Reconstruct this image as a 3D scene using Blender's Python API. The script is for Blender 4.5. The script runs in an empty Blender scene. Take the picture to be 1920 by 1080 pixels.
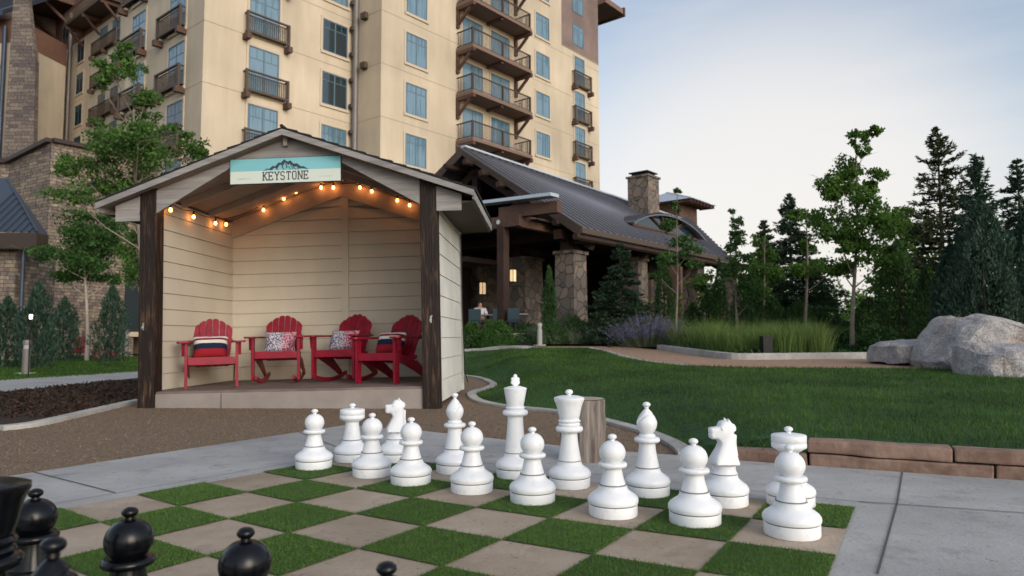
import bpy, bmesh, math, random
import numpy as np
from mathutils import Vector, Matrix, noise
random.seed(7); rng = np.random.default_rng(11)
R = math.radians
C = bpy.context.scene.collection
# ------------------------------------------------------------------ camera, sky, sun, exposure
F_PX, PITCH, ROLL, CAM_H = 1316.5, R(4.032), R(-0.153), 0.848
cd = bpy.data.cameras.new('camera'); cam = bpy.data.objects.new('camera', cd); C.objects.link(cam)
cd.sensor_width = 36.0; cd.lens = F_PX / 1920 * 36.0; cd.clip_start = 0.05; cd.clip_end = 3000
Fw = Vector((0, math.cos(PITCH), math.sin(PITCH))); R0 = Vector((1, 0, 0)); U0 = R0.cross(Fw)
Rt = math.cos(ROLL) * R0 + math.sin(ROLL) * U0; Up = -math.sin(ROLL) * R0 + math.cos(ROLL) * U0
m = Matrix((Rt, Up, -Fw)).transposed().to_4x4(); m.translation = (0, 0, CAM_H); cam.matrix_world = m
cd.dof.use_dof = True; cd.dof.focus_distance = 4.2; cd.dof.aperture_fstop = 3.5
sc = bpy.context.scene; sc.camera = cam
SUN_EL, SUN_AZ = R(22.0), R(142.0)          # behind the camera to the right, veiled: azimuth from the view axis (+Y)
w = bpy.data.worlds.new('World'); sc.world = w; w.use_nodes = True
nt = w.node_tree; bg = nt.nodes['Background']
sky = nt.nodes.new('ShaderNodeTexSky'); sky.sky_type = 'NISHITA'; sky.sun_disc = False
sky.sun_elevation = SUN_EL; sky.sun_rotation = SUN_AZ; sky.air_density = 1.3; sky.dust_density = 3.0; sky.ozone_density = 3.0
# veiled evening sky: haze takes colour out of the blue, thin cirrus streaks low down
hs_ = nt.nodes.new('ShaderNodeHueSaturation'); hs_.inputs['Saturation'].default_value = 0.62; hs_.inputs['Value'].default_value = 0.96; nt.links.new(sky.outputs[0], hs_.inputs['Color'])
wtc = nt.nodes.new('ShaderNodeTexCoord'); wmp = nt.nodes.new('ShaderNodeMapping'); wmp.inputs['Scale'].default_value = (1.6, 1.6, 9.0); wmp.inputs['Rotation'].default_value = (0.0, 0.04, 0.3); nt.links.new(wtc.outputs['Generated'], wmp.inputs[0])
wn = nt.nodes.new('ShaderNodeTexNoise'); wn.inputs['Scale'].default_value = 1.5; wn.inputs['Detail'].default_value = 6; wn.inputs['Roughness'].default_value = 0.5; wn.inputs['Distortion'].default_value = 0.4; nt.links.new(wmp.outputs[0], wn.inputs['Vector'])
wr = nt.nodes.new('ShaderNodeValToRGB'); wr.color_ramp.elements[0].position = 0.44; wr.color_ramp.elements[1].position = 0.80; wr.color_ramp.elements[0].color = (0, 0, 0, 1); wr.color_ramp.elements[1].color = (0.28, 0.28, 0.28, 1); nt.links.new(wn.outputs['Fac'], wr.inputs[0])
wm = nt.nodes.new('ShaderNodeMix'); wm.data_type = 'RGBA'; wm.inputs[7].default_value = (4.5, 4.4, 4.4, 1); nt.links.new(wr.outputs[0], wm.inputs[0]); nt.links.new(hs_.outputs[0], wm.inputs[6])
# afterglow low over the garden trees
gd = nt.nodes.new('ShaderNodeVectorMath'); gd.operation = 'DOT_PRODUCT'; gd.inputs[1].default_value = Vector((math.sin(R(20)), math.cos(R(20)), 0.10)).normalized(); nt.links.new(wtc.outputs['Generated'], gd.inputs[0])
gr_ = nt.nodes.new('ShaderNodeMapRange'); gr_.interpolation_type = 'SMOOTHERSTEP'; gr_.inputs[1].default_value = 0.915; gr_.inputs[2].default_value = 1.0; gr_.inputs[3].default_value = 0.0; gr_.inputs[4].default_value = 0.78; nt.links.new(gd.outputs['Value'], gr_.inputs[0])
wg = nt.nodes.new('ShaderNodeMix'); wg.data_type = 'RGBA'; wg.inputs[7].default_value = (4.35, 4.1, 3.85, 1); nt.links.new(gr_.outputs[0], wg.inputs[0]); nt.links.new(wm.outputs[2], wg.inputs[6]); nt.links.new(wg.outputs[2], bg.inputs[0]); bg.inputs[1].default_value = 0.15
sl = bpy.data.lights.new('sun', 'SUN'); sl.energy = 0.27; sl.angle = R(30); sl.color = (1.0, 0.92, 0.84)
so = bpy.data.objects.new('sun', sl); C.objects.link(so)
sd = Vector((math.sin(SUN_AZ) * math.cos(SUN_EL), math.cos(SUN_AZ) * math.cos(SUN_EL), math.sin(SUN_EL)))
so.rotation_euler = sd.to_track_quat('Z', 'Y').to_euler(); so.location = (10, 30, 20)
sc.view_settings.view_transform = 'Standard'; sc.view_settings.look = 'None'
sc.view_settings.exposure = 0.62; sc.view_settings.gamma = 1.0

# ------------------------------------------------------------------ measuring helpers
def ray(px, py):
    return Fw + Rt * ((px - 960) / F_PX) - Up * ((py - 540) / F_PX)
def G(px, py, z=0.0):
    d = ray(px, py); t = (z - CAM_H) / d.z; return Vector((0, 0, CAM_H)) + d * t
def at(px, py, Y):
    d = ray(px, py); return Vector((0, 0, CAM_H)) + d * (Y / d.y)
def sm(t):
    t = max(0.0, min(1.0, t)); return t * t * (3 - 2 * t)
CURB = [G(*p) for p in [(868, 705), (897, 709), (915, 715), (925, 722), (915, 729), (893, 735), (884, 741), (895, 752), (925, 760), (960, 765), (1040, 773), (1100, 783), (1150, 795), (1210, 812), (1250, 828), (1275, 842), (1288, 856)]]
BRK0, BRK1 = G(1362, 864), G(1935, 905)
bd = (BRK1 - BRK0).normalized(); EDGE = [Vector((CURB[0].x, 60, 0))] + CURB + [BRK0, BRK0 + bd * 14]
def segd(p, a, b):
    ab = b - a; t = max(0, min(1, (p - a).dot(ab) / ab.length_squared)); return (p - a - ab * t).length
def T(x, y):
    p = Vector((x, y, 0))
    ramp = 0.025 * max(0, min(y, 21) - 8) + 0.11 * max(0, min(y, 27) - 21)
    ramp *= sm((x + 4.5) / 3.5)
    # side of the lawn edge
    if y > CURB[0].y: inside = x > CURB[0].x
    else:
        xe = None
        for a, b in zip(EDGE[1:], EDGE[2:]):
            if (a.y - y) * (b.y - y) <= 0 and abs(a.y - b.y) > 1e-6:
                xx = a.x + (b.x - a.x) * (y - a.y) / (b.y - a.y); xe = xx if xe is None else xe
        inside = xe is not None and x > xe
    out = ramp * sm((y - 16) / 4)
    if not inside: return out
    s = min(segd(p, a.xy.to_3d(), b.xy.to_3d()) for a, b in zip(EDGE, EDGE[1:]))
    k = 1.3 if x < 2.0 else 0.6
    return out + (0.17 + ramp - out) * sm(s / k + (0.45 if x > 1.5 and y < 6.5 else 0))
def GT(px, py):
    d = ray(px, py); t = 2.0
    for i in range(900):
        p = Vector((0, 0, CAM_H)) + d * t
        if p.z < T(p.x, p.y): return p
        t += 0.05
    return p

# ------------------------------------------------------------------ materials
def mat(name, col, rough=0.7, col2=None, scale=5.0, detail=4.0, bump=0.0, bscale=None, metallic=0.0, spec=0.3, contrast=(0.35, 0.65), stretch=None, kind='noise', emit=None, coat=0.0, extra=None):
    M = bpy.data.materials.new(name); M.use_nodes = True; n = M.node_tree; L = n.links
    b = n.nodes['Principled BSDF']; b.inputs['Roughness'].default_value = rough; b.inputs['Metallic'].default_value = metallic
    b.inputs['Specular IOR Level'].default_value = spec; b.inputs['Coat Weight'].default_value = coat
    b.inputs['Base Color'].default_value = (*col, 1)
    if emit: b.inputs['Emission Color'].default_value = (*emit[0], 1); b.inputs['Emission Strength'].default_value = emit[1]
    tc = n.nodes.new('ShaderNodeTexCoord'); mp = n.nodes.new('ShaderNodeMapping'); L.new(tc.outputs['Object'], mp.inputs[0])
    if stretch: mp.inputs['Scale'].default_value = stretch
    if col2 is not None:
        if kind == 'noise':
            t = n.nodes.new('ShaderNodeTexNoise'); t.inputs['Scale'].default_value = scale; t.inputs['Detail'].default_value = detail; t.inputs['Roughness'].default_value = 0.6; o = t.outputs['Fac']
        elif kind == 'voronoi':
            t = n.nodes.new('ShaderNodeTexVoronoi'); t.inputs['Scale'].default_value = scale; o = t.outputs['Color']
        elif kind == 'island':
            t = n.nodes.new('ShaderNodeNewGeometry'); o = t.outputs['Random Per Island']
        if kind != 'island': L.new(mp.outputs[0], t.inputs['Vector'])
        r = n.nodes.new('ShaderNodeValToRGB'); r.color_ramp.elements[0].position = contrast[0]; r.color_ramp.elements[1].position = contrast[1]
        r.color_ramp.elements[0].color = (*col, 1); r.color_ramp.elements[1].color = (*col2, 1)
        L.new(o, r.inputs[0])
        out = r.outputs[0]
        t2 = n.nodes.new('ShaderNodeTexNoise'); t2.inputs['Scale'].default_value = scale * 0.17 if kind != 'island' else 0.9; t2.inputs['Detail'].default_value = 3; L.new(tc.outputs['Object'], t2.inputs['Vector'])
        hs = n.nodes.new('ShaderNodeHueSaturation'); mr = n.nodes.new('ShaderNodeMapRange'); mr.inputs[3].default_value = 0.8; mr.inputs[4].default_value = 1.2; mr.inputs[1].default_value = 0.3; mr.inputs[2].default_value = 0.7
        L.new(t2.outputs['Fac'], mr.inputs[0]); L.new(mr.outputs[0], hs.inputs['Value']); L.new(out, hs.inputs['Color']); L.new(hs.outputs[0], b.inputs['Base Color'])
    if bump:
        t = n.nodes.new('ShaderNodeTexNoise'); t.inputs['Scale'].default_value = bscale or scale; t.inputs['Detail'].default_value = 5; L.new(mp.outputs[0], t.inputs['Vector'])
        bp = n.nodes.new('ShaderNodeBump'); bp.inputs['Strength'].default_value = bump; bp.inputs['Distance'].default_value = 0.02; L.new(t.outputs['Fac'], bp.inputs['Height']); L.new(bp.outputs[0], b.inputs['Normal'])
    if extra: extra(M, n, L, b, tc)
    return M
def leafmat(name, c1, c2, trans=0.25, var=0.2):
    M = mat(name, c1, 0.6, c2, kind='island', contrast=(0, 1), spec=0.2)
    n = M.node_tree
    for x_ in n.nodes:
        if x_.bl_idname == 'ShaderNodeMapRange': x_.inputs[3].default_value = 1 - var; x_.inputs[4].default_value = 1 + var
    b = n.nodes['Principled BSDF']; tr = n.nodes.new('ShaderNodeBsdfTranslucent'); mx = n.nodes.new('ShaderNodeMixShader'); mx.inputs[0].default_value = trans
    src = b.inputs['Base Color'].links[0].from_socket; n.links.new(src, tr.inputs['Color'])
    n.links.new(b.outputs[0], mx.inputs[1]); n.links.new(tr.outputs[0], mx.inputs[2]); n.links.new(mx.outputs[0], n.nodes['Material Output'].inputs[0]); return M
def brickmat(name, c1, c2, mortar, bw, bh, msize=0.012, rough=0.85, bump=0.6, axis='xz', dist=0.0):
    M = bpy.data.materials.new(name); M.use_nodes = True; n = M.node_tree; L = n.links; b = n.nodes['Principled BSDF']; b.inputs['Roughness'].default_value = rough; b.inputs['Specular IOR Level'].default_value = 0.2
    tc = n.nodes.new('ShaderNodeTexCoord'); sp = n.nodes.new('ShaderNodeSeparateXYZ'); cb = n.nodes.new('ShaderNodeCombineXYZ'); L.new(tc.outputs['Object'], sp.inputs[0])
    ad = n.nodes.new('ShaderNodeMath'); ad.operation = 'ADD'; L.new(sp.outputs[0], ad.inputs[0]); L.new(sp.outputs[1], ad.inputs[1])
    L.new(ad.outputs[0], cb.inputs[0]); L.new(sp.outputs[2], cb.inputs[1]); vec = cb.outputs[0]
    if dist:
        nz = n.nodes.new('ShaderNodeTexNoise'); nz.inputs['Scale'].default_value = 1.7 / bw * 0.5; L.new(vec, nz.inputs['Vector'])
        vm = n.nodes.new('ShaderNodeVectorMath'); vm.operation = 'MULTIPLY_ADD'; L.new(nz.outputs['Color'], vm.inputs[0]); vm.inputs[1].default_value = (dist, dist, 0); L.new(vec, vm.inputs[2]); vec = vm.outputs[0]
    br = n.nodes.new('ShaderNodeTexBrick'); br.inputs['Scale'].default_value = 1; br.inputs['Brick Width'].default_value = bw; br.inputs['Row Height'].default_value = bh; br.inputs['Mortar Size'].default_value = msize; br.inputs['Mortar Smooth'].default_value = 0.3
    br.inputs['Color1'].default_value = (*c1, 1); br.inputs['Color2'].default_value = (*c2, 1); br.inputs['Mortar'].default_value = (*mortar, 1); br.squash = 0.7; br.squash_frequency = 3
    L.new(vec, br.inputs['Vector'])
    t = n.nodes.new('ShaderNodeTexNoise'); t.inputs['Scale'].default_value = 6; t.inputs['Detail'].default_value = 6; L.new(tc.outputs['Object'], t.inputs['Vector'])
    hs = n.nodes.new('ShaderNodeHueSaturation'); mr = n.nodes.new('ShaderNodeMapRange'); mr.inputs[1].default_value = 0.3; mr.inputs[2].default_value = 0.7; mr.inputs[3].default_value = 0.65; mr.inputs[4].default_value = 1.3; L.new(t.outputs['Fac'], mr.inputs[0]); L.new(mr.outputs[0], hs.inputs['Value']); L.new(br.outputs['Color'], hs.inputs['Color']); L.new(hs.outputs[0], b.inputs['Base Color'])
    mm = n.nodes.new('ShaderNodeMath'); mm.operation = 'MULTIPLY_ADD'; L.new(br.outputs['Fac'], mm.inputs[0]); mm.inputs[1].default_value = -1.0; L.new(t.outputs['Fac'], mm.inputs[2])
    bp = n.nodes.new('ShaderNodeBump'); bp.inputs['Strength'].default_value = bump; bp.inputs['Distance'].default_value = 0.04; L.new(mm.outputs[0], bp.inputs['Height']); L.new(bp.outputs[0], b.inputs['Normal'])
    return M

M = {}
M['stucco'] = mat('stucco', (0.50, 0.42, 0.315), 0.9, (0.57, 0.48, 0.365), 1.0, detail=8, bump=0.15, bscale=30, stretch=(1.4, 1.4, 0.22))
M['stucco_trim'] = mat('stucco_trim', (0.55, 0.46, 0.35), 0.85)
M['joint'] = mat('joint', (0.30, 0.24, 0.17), 0.9)
M['brown_siding'] = mat('brown_siding', (0.16, 0.085, 0.06), 0.7, (0.20, 0.11, 0.08), 3, stretch=(1, 1, 8))
M['pink_siding'] = mat('pink_siding', (0.19, 0.135, 0.12), 0.7, (0.235, 0.17, 0.15), 3, stretch=(1, 1, 8))
M['window_frame'] = mat('window_frame', (0.10, 0.16, 0.20), 0.5)
def curtain_sky(Mx, n, L, b, tc):
    wv = n.nodes.new('ShaderNodeTexNoise'); mp = n.nodes.new('ShaderNodeMapping'); mp.inputs['Scale'].default_value = (9, 9, 0.25); L.new(tc.outputs['Object'], mp.inputs[0]); L.new(mp.outputs[0], wv.inputs['Vector']); wv.inputs['Scale'].default_value = 1.0; wv.inputs['Detail'].default_value = 2
    nz = n.nodes.new('ShaderNodeTexNoise'); nz.inputs['Scale'].default_value = 0.35; L.new(tc.outputs['Object'], nz.inputs['Vector'])
    r = n.nodes.new('ShaderNodeValToRGB'); r.color_ramp.elements[0].position = 0.38; r.color_ramp.elements[1].position = 0.64; r.color_ramp.elements[0].color = (0.06, 0.125, 0.18, 1); r.color_ramp.elements[1].color = (0.25, 0.38, 0.47, 1)  # curtain folds, with the blue of the reflected sky painted into them
    mx = n.nodes.new('ShaderNodeMath'); mx.operation = 'ADD'; mx.use_clamp = True; m2 = n.nodes.new('ShaderNodeMath'); m2.operation = 'MULTIPLY'; m2.inputs[1].default_value = 0.5
    L.new(wv.outputs['Fac'], mx.inputs[0]); L.new(nz.outputs['Fac'], mx.inputs[1]); L.new(mx.outputs[0], m2.inputs[0]); L.new(m2.outputs[0], r.inputs[0]); L.new(r.outputs[0], b.inputs['Base Color'])
M['glass'] = mat('window_glass', (0.10, 0.2, 0.28), 0.12, spec=0.8, extra=curtain_sky)
M['dark_glass'] = mat('dark_window_glass', (0.015, 0.03, 0.04), 0.08, spec=0.9)
M['rail'] = mat('railing_brown', (0.085, 0.06, 0.045), 0.6)
M['beam'] = mat('stained_beam', (0.12, 0.068, 0.048), 0.7, (0.075, 0.042, 0.032), 6, stretch=(1, 1, 6))
M['soffit'] = mat('soffit', (0.20, 0.13, 0.10), 0.8)
M['pipe'] = mat('downpipe_metal', (0.20, 0.18, 0.17), 0.5, metallic=0.3)
M['ledgestone'] = brickmat('ledgestone', (0.31, 0.25, 0.19), (0.15, 0.12, 0.115), (0.06, 0.05, 0.045), 0.42, 0.16, dist=0.06)
M['ledgestone_tall'] = brickmat('ledgestone_tall', (0.25, 0.205, 0.17), (0.12, 0.10, 0.10), (0.07, 0.06, 0.05), 1.1, 0.32, 0.02, dist=0.1)
M['coping'] = mat('coping', (0.05, 0.035, 0.03), 0.5)
M['metal_roof'] = mat('standing_seam_roof', (0.060, 0.078, 0.108), 0.4, metallic=0.4)
M['lodge_roof'] = mat('lodge_metal_roof', (0.15, 0.15, 0.17), 0.45, metallic=0.3)
M['galv'] = mat('galvanised_flashing', (0.55, 0.6, 0.66), 0.35, metallic=0.5)
M['timber'] = mat('dark_timber', (0.055, 0.030, 0.022), 0.75, (0.03, 0.018, 0.014), 5, bump=0.3, bscale=8, stretch=(6, 6, 0.5))
M['lodge_dark'] = mat('interior_shade', (0.025, 0.018, 0.015), 0.9)  # the shade inside the pavilion, put into a near-black base colour
def rubble(Mx, n, L, b, tc):
    v = n.nodes.new('ShaderNodeTexVoronoi'); v.feature = 'DISTANCE_TO_EDGE'; v.inputs['Scale'].default_value = 2.6; L.new(tc.outputs['Object'], v.inputs['Vector'])
    vc = n.nodes.new('ShaderNodeTexVoronoi'); vc.inputs['Scale'].default_value = 2.6; L.new(tc.outputs['Object'], vc.inputs['Vector'])
    sp = n.nodes.new('ShaderNodeSeparateColor'); L.new(vc.outputs['Color'], sp.inputs[0])
    r = n.nodes.new('ShaderNodeValToRGB'); e = r.color_ramp.elements; e[0].color = (0.11, 0.09, 0.08, 1); e[1].color = (0.25, 0.18, 0.14, 1); x = e.new(0.5); x.color = (0.17, 0.145, 0.125, 1); L.new(sp.outputs[0], r.inputs[0])
    m1 = n.nodes.new('ShaderNodeMapRange'); m1.inputs[1].default_value = 0.0; m1.inputs[2].default_value = 0.06; L.new(v.outputs['Distance'], m1.inputs[0])
    mx = n.nodes.new('ShaderNodeMix'); mx.data_type = 'RGBA'; mx.inputs[6].default_value = (0.09, 0.075, 0.065, 1); L.new(m1.outputs[0], mx.inputs[0]); L.new(r.outputs[0], mx.inputs[7]); L.new(mx.outputs[2], b.inputs['Base Color'])
    bp = n.nodes.new('ShaderNodeBump'); bp.inputs['Strength'].default_value = 0.8; bp.inputs['Distance'].default_value = 0.05; L.new(m1.outputs[0], bp.inputs['Height']); L.new(bp.outputs[0], b.inputs['Normal'])
M['rubble'] = mat('rubble_stone', (0.3, 0.25, 0.2), 0.9, extra=rubble)
M['siding'] = mat('cream_clapboard', (0.52, 0.475, 0.39), 0.75, (0.555, 0.505, 0.42), 2.5, bump=0.12, bscale=60, stretch=(1, 1, 0.25))
M['siding_side'] = mat('side_lit_clapboard', (0.50, 0.49, 0.46), 0.75, (0.58, 0.565, 0.52), 2.5, bump=0.12, bscale=60)  # outer boards: brighter, cooler light from the right put into the colour
M['grey_wood'] = mat('weathered_grey_board', (0.22, 0.205, 0.20), 0.8, (0.34, 0.325, 0.315), 3.0, bump=0.25, bscale=10, stretch=(0.5, 3, 6))
M['ply'] = mat('plywood_ceiling', (0.32, 0.275, 0.24), 0.8, (0.39, 0.335, 0.29), 3)
def scuff(Mx, n, L, b, tc):
    pass
M['post'] = mat('dark_stained_post', (0.016, 0.009, 0.007), 0.65, (0.15, 0.085, 0.045), 4.0, detail=9, bump=0.6, bscale=9, contrast=(0.52, 0.78), stretch=(5, 5, 0.6))
M['shingle'] = mat('asphalt_shingle', (0.02, 0.02, 0.022), 0.9)
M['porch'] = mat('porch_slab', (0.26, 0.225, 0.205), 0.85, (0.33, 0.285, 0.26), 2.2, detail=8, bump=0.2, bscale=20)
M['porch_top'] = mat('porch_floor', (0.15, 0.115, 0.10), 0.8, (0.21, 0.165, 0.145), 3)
M['steel'] = mat('bolt_steel', (0.6, 0.6, 0.6), 0.3, metallic=0.9)
M['red'] = mat('red_paint', (0.19, 0.004, 0.018), 0.42, (0.30, 0.008, 0.030), 9, detail=8, spec=0.4)
def grime(Mx, n, L, b, tc):
    src = b.inputs['Base Color'].links[0].from_socket; sp = n.nodes.new('ShaderNodeSeparateXYZ'); L.new(tc.outputs['Object'], sp.inputs[0])
    mr = n.nodes.new('ShaderNodeMapRange'); mr.inputs[1].default_value = 0.0; mr.inputs[2].default_value = 0.09; mr.inputs[3].default_value = 0.75; mr.inputs[4].default_value = 0.30; L.new(sp.outputs[2], mr.inputs[0])
    nz = n.nodes.new('ShaderNodeTexNoise'); nz.inputs['Scale'].default_value = 22; nz.inputs['Detail'].default_value = 8; nz.inputs['Roughness'].default_value = .7; oi = n.nodes.new('ShaderNodeObjectInfo'); ad = n.nodes.new('ShaderNodeVectorMath'); ad.operation = 'ADD'; L.new(tc.outputs['Object'], ad.inputs[0]); L.new(oi.outputs['Location'], ad.inputs[1]); L.new(ad.outputs[0], nz.inputs['Vector'])
    r = n.nodes.new('ShaderNodeValToRGB'); r.color_ramp.elements[0].position = .56; r.color_ramp.elements[1].position = .78; L.new(nz.outputs['Fac'], r.inputs[0])
    mu = n.nodes.new('ShaderNodeMath'); mu.operation = 'MULTIPLY'; L.new(r.outputs[0], mu.inputs[0]); L.new(mr.outputs[0], mu.inputs[1])
    mx = n.nodes.new('ShaderNodeMix'); mx.data_type = 'RGBA'; mx.inputs[7].default_value = (0.30, 0.27, 0.22, 1); L.new(mu.outputs[0], mx.inputs[0]); L.new(src, mx.inputs[6]); L.new(mx.outputs[2], b.inputs['Base Color'])
M['piece_white'] = mat('white_plastic', (0.77, 0.785, 0.81), 0.40, (0.82, 0.835, 0.86), 3.0, bump=0.08, bscale=35, spec=0.4, extra=grime)
M['groove'] = mat('grey_groove', (0.22, 0.22, 0.22), 0.8)  # darker grey band set into the turned grooves
M['piece_black'] = mat('black_plastic', (0.003, 0.0035, 0.005), 0.24, spec=0.32)
def stain(Mx, n, L, b, tc):
    src = b.inputs['Base Color'].links[0].from_socket
    def layer(src, scale, p0, p1, col, det=6):
        nz = n.nodes.new('ShaderNodeTexNoise'); nz.inputs['Scale'].default_value = scale; nz.inputs['Detail'].default_value = det; nz.inputs['Roughness'].default_value = .65; L.new(tc.outputs['Object'], nz.inputs['Vector'])
        r = n.nodes.new('ShaderNodeValToRGB'); r.color_ramp.elements[0].position = p0; r.color_ramp.elements[1].position = p1; r.color_ramp.elements[0].color = (1, 1, 1, 1); r.color_ramp.elements[1].color = (*col, 1); L.new(nz.outputs['Fac'], r.inputs[0])
        m = n.nodes.new('ShaderNodeMix'); m.data_type = 'RGBA'; m.blend_type = 'MULTIPLY'; m.inputs[0].default_value = 1; L.new(src, m.inputs[6]); L.new(r.outputs[0], m.inputs[7]); return m.outputs[2]
    src = layer(src, 4.5, .54, .72, (.72, .71, .72)); src = layer(src, 160, .55, .70, (.74, .73, .71), 3); src = layer(src, 26, .66, .72, (.62, .60, .58), 2); L.new(src, b.inputs['Base Color'])
M['concrete'] = mat('concrete', (0.30, 0.295, 0.29), 0.85, (0.40, 0.395, 0.385), 1.6, detail=10, bump=0.2, bscale=60, extra=stain)
M['curb'] = mat('curb_concrete', (0.34, 0.33, 0.31), 0.85, (0.42, 0.405, 0.38), 8, bump=0.2, bscale=40)
M['paver'] = mat('tan_paver', (0.30, 0.235, 0.17), 0.85, (0.41, 0.33, 0.255), 2.2, detail=10, bump=0.25, bscale=50, extra=stain)
M['gravel'] = mat('decomposed_granite', (0.14, 0.094, 0.060), 0.95, (0.26, 0.185, 0.125), 150, detail=3, bump=0.7, bscale=110, contrast=(0.3, 0.7))
M['path'] = mat('tan_path', (0.28, 0.175, 0.115), 0.95, (0.38, 0.25, 0.17), 60, bump=0.4, bscale=70)
M['mulch'] = mat('bark_mulch', (0.012, 0.008, 0.006), 0.95, (0.075, 0.042, 0.025), 45, detail=6, bump=1.0, bscale=40, contrast=(0.35, 0.75))
M['soil'] = mat('bed_soil', (0.03, 0.028, 0.018), 0.95, (0.05, 0.045, 0.028), 20, bump=0.8)
M['lawn_base'] = mat('lawn_base', (0.014, 0.045, 0.012), 0.9, (0.03, 0.085, 0.022), 9.0, detail=10, bump=0.9, bscale=35)
M['turf'] = mat('artificial_turf', (0.035, 0.085, 0.018), 0.85, (0.06, 0.13, 0.03), 160, detail=4, bump=1.0, bscale=150)
M['blade'] = leafmat('grass_blade', (0.022, 0.056, 0.008), (0.085, 0.165, 0.028), 0.3, 0.5)
M['turfblade'] = leafmat('turf_blade', (0.055, 0.115, 0.016), (0.135, 0.225, 0.045), 0.2, 0.3)
M['red_stone'] = mat('red_sandstone', (0.17, 0.105, 0.080), 0.9, (0.29, 0.195, 0.15), 6, detail=9, bump=0.6, bscale=14)
def granite(Mx, n, L, b, tc):
    src = b.inputs['Base Color'].links[0].from_socket; nz = n.nodes.new('ShaderNodeTexNoise'); nz.inputs['Scale'].default_value = 38; nz.inputs['Detail'].default_value = 10; nz.inputs['Roughness'].default_value = .75; L.new(tc.outputs['Object'], nz.inputs['Vector'])
    r = n.nodes.new('ShaderNodeValToRGB'); e = r.color_ramp.elements; e[0].position = .40; e[1].position = .62; e[0].color = (.60, .60, .62, 1); e[1].color = (1.45, 1.44, 1.45, 1); L.new(nz.outputs['Fac'], r.inputs[0])
    rust = n.nodes.new('ShaderNodeTexNoise'); rust.inputs['Scale'].default_value = 1.6; rust.inputs['Detail'].default_value = 5; L.new(tc.outputs['Object'], rust.inputs['Vector']); rr = n.nodes.new('ShaderNodeValToRGB'); rr.color_ramp.elements[0].position = .52; rr.color_ramp.elements[1].position = .68; rr.color_ramp.elements[0].color = (1, 1, 1, 1); rr.color_ramp.elements[1].color = (.85, .66, .52, 1); L.new(rust.outputs['Fac'], rr.inputs[0])
    m1 = n.nodes.new('ShaderNodeMix'); m1.data_type = 'RGBA'; m1.blend_type = 'MULTIPLY'; m1.inputs[0].default_value = 1; L.new(src, m1.inputs[6]); L.new(r.outputs[0], m1.inputs[7])
    m2 = n.nodes.new('ShaderNodeMix'); m2.data_type = 'RGBA'; m2.blend_type = 'MULTIPLY'; m2.inputs[0].default_value = .8; L.new(m1.outputs[2], m2.inputs[6]); L.new(rr.outputs[0], m2.inputs[7]); L.new(m2.outputs[2], b.inputs['Base Color'])
    v = n.nodes.new('ShaderNodeTexVoronoi'); v.feature = 'DISTANCE_TO_EDGE'; v.inputs['Scale'].default_value = 1.3; vm = n.nodes.new('ShaderNodeMix'); vm.data_type = 'RGBA'; vm.inputs[0].default_value = .25; L.new(tc.outputs['Object'], vm.inputs[6]); L.new(rust.outputs['Color'], vm.inputs[7]); L.new(vm.outputs[2], v.inputs['Vector'])
    cr = n.nodes.new('ShaderNodeMapRange'); cr.inputs[2].default_value = .03; cr.inputs[4].default_value = .5; L.new(v.outputs['Distance'], cr.inputs[0]); ad = n.nodes.new('ShaderNodeMath'); ad.operation = 'ADD'; L.new(cr.outputs[0], ad.inputs[0]); L.new(nz.outputs['Fac'], ad.inputs[1])
    bp = [x for x in n.nodes if x.bl_idname == 'ShaderNodeBump'][0]; L.new(ad.outputs[0], bp.inputs['Height']); bp.inputs['Distance'].default_value = .05; bp.inputs['Strength'].default_value = .8
M['boulder'] = mat('granite_boulder', (0.30, 0.295, 0.30), 0.9, (0.50, 0.475, 0.46), 4, detail=12, bump=0.9, bscale=12, contrast=(0.32, 0.62), extra=granite)
M['bark'] = mat('bark', (0.16, 0.13, 0.10), 0.9, (0.26, 0.22, 0.18), 12, bump=0.8, bscale=20, stretch=(3, 3, 0.6))
M['dark_bark'] = mat('dark_bark', (0.05, 0.035, 0.025), 0.9)
M['stump'] = mat('stump_wood', (0.09, 0.07, 0.06), 0.9, (0.27, 0.235, 0.21), 3.2, detail=8, bump=0.9, bscale=4, stretch=(8, 8, 0.7))
M['stump_top'] = mat('stump_top', (0.33, 0.28, 0.23), 0.9, (0.42, 0.36, 0.30), 10)
M['oak_leaf'] = leafmat('oak_leaf', (0.042, 0.105, 0.018), (0.125, 0.23, 0.042), 0.45)
M['ash_light'] = leafmat('ash_leaf_light', (0.045, 0.11, 0.022), (0.12, 0.22, 0.05), 0.4)
M['ash_leaf'] = leafmat('ash_leaf', (0.025, 0.075, 0.018), (0.075, 0.16, 0.04), 0.35)
M['spruce'] = leafmat('spruce_needle', (0.016, 0.038, 0.020), (0.050, 0.088, 0.045), 0.15)
M['pine'] = leafmat('pine_needle', (0.022, 0.034, 0.015), (0.060, 0.078, 0.032), 0.15)
M['juniper'] = leafmat('juniper_foliage', (0.022, 0.050, 0.034), (0.058, 0.105, 0.068), 0.1)
M['arbor'] = leafmat('arborvitae_foliage', (0.020, 0.055, 0.016), (0.052, 0.115, 0.030), 0.2)
M['shrub'] = leafmat('shrub_leaf', (0.030, 0.090, 0.016), (0.075, 0.17, 0.03), 0.3)
M['tall_grass'] = leafmat('tall_grass', (0.07, 0.13, 0.028), (0.20, 0.27, 0.08), 0.35)
M['sage'] = leafmat('sage_stem', (0.07, 0.10, 0.055), (0.15, 0.19, 0.11), 0.2)
M['purple'] = leafmat('purple_flower', (0.12, 0.10, 0.24), (0.21, 0.18, 0.35), 0.2)
M['black_metal'] = mat('black_metal', (0.012, 0.012, 0.013), 0.5)
M['cord'] = mat('black_cord', (0.01, 0.01, 0.01), 0.5)
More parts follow.
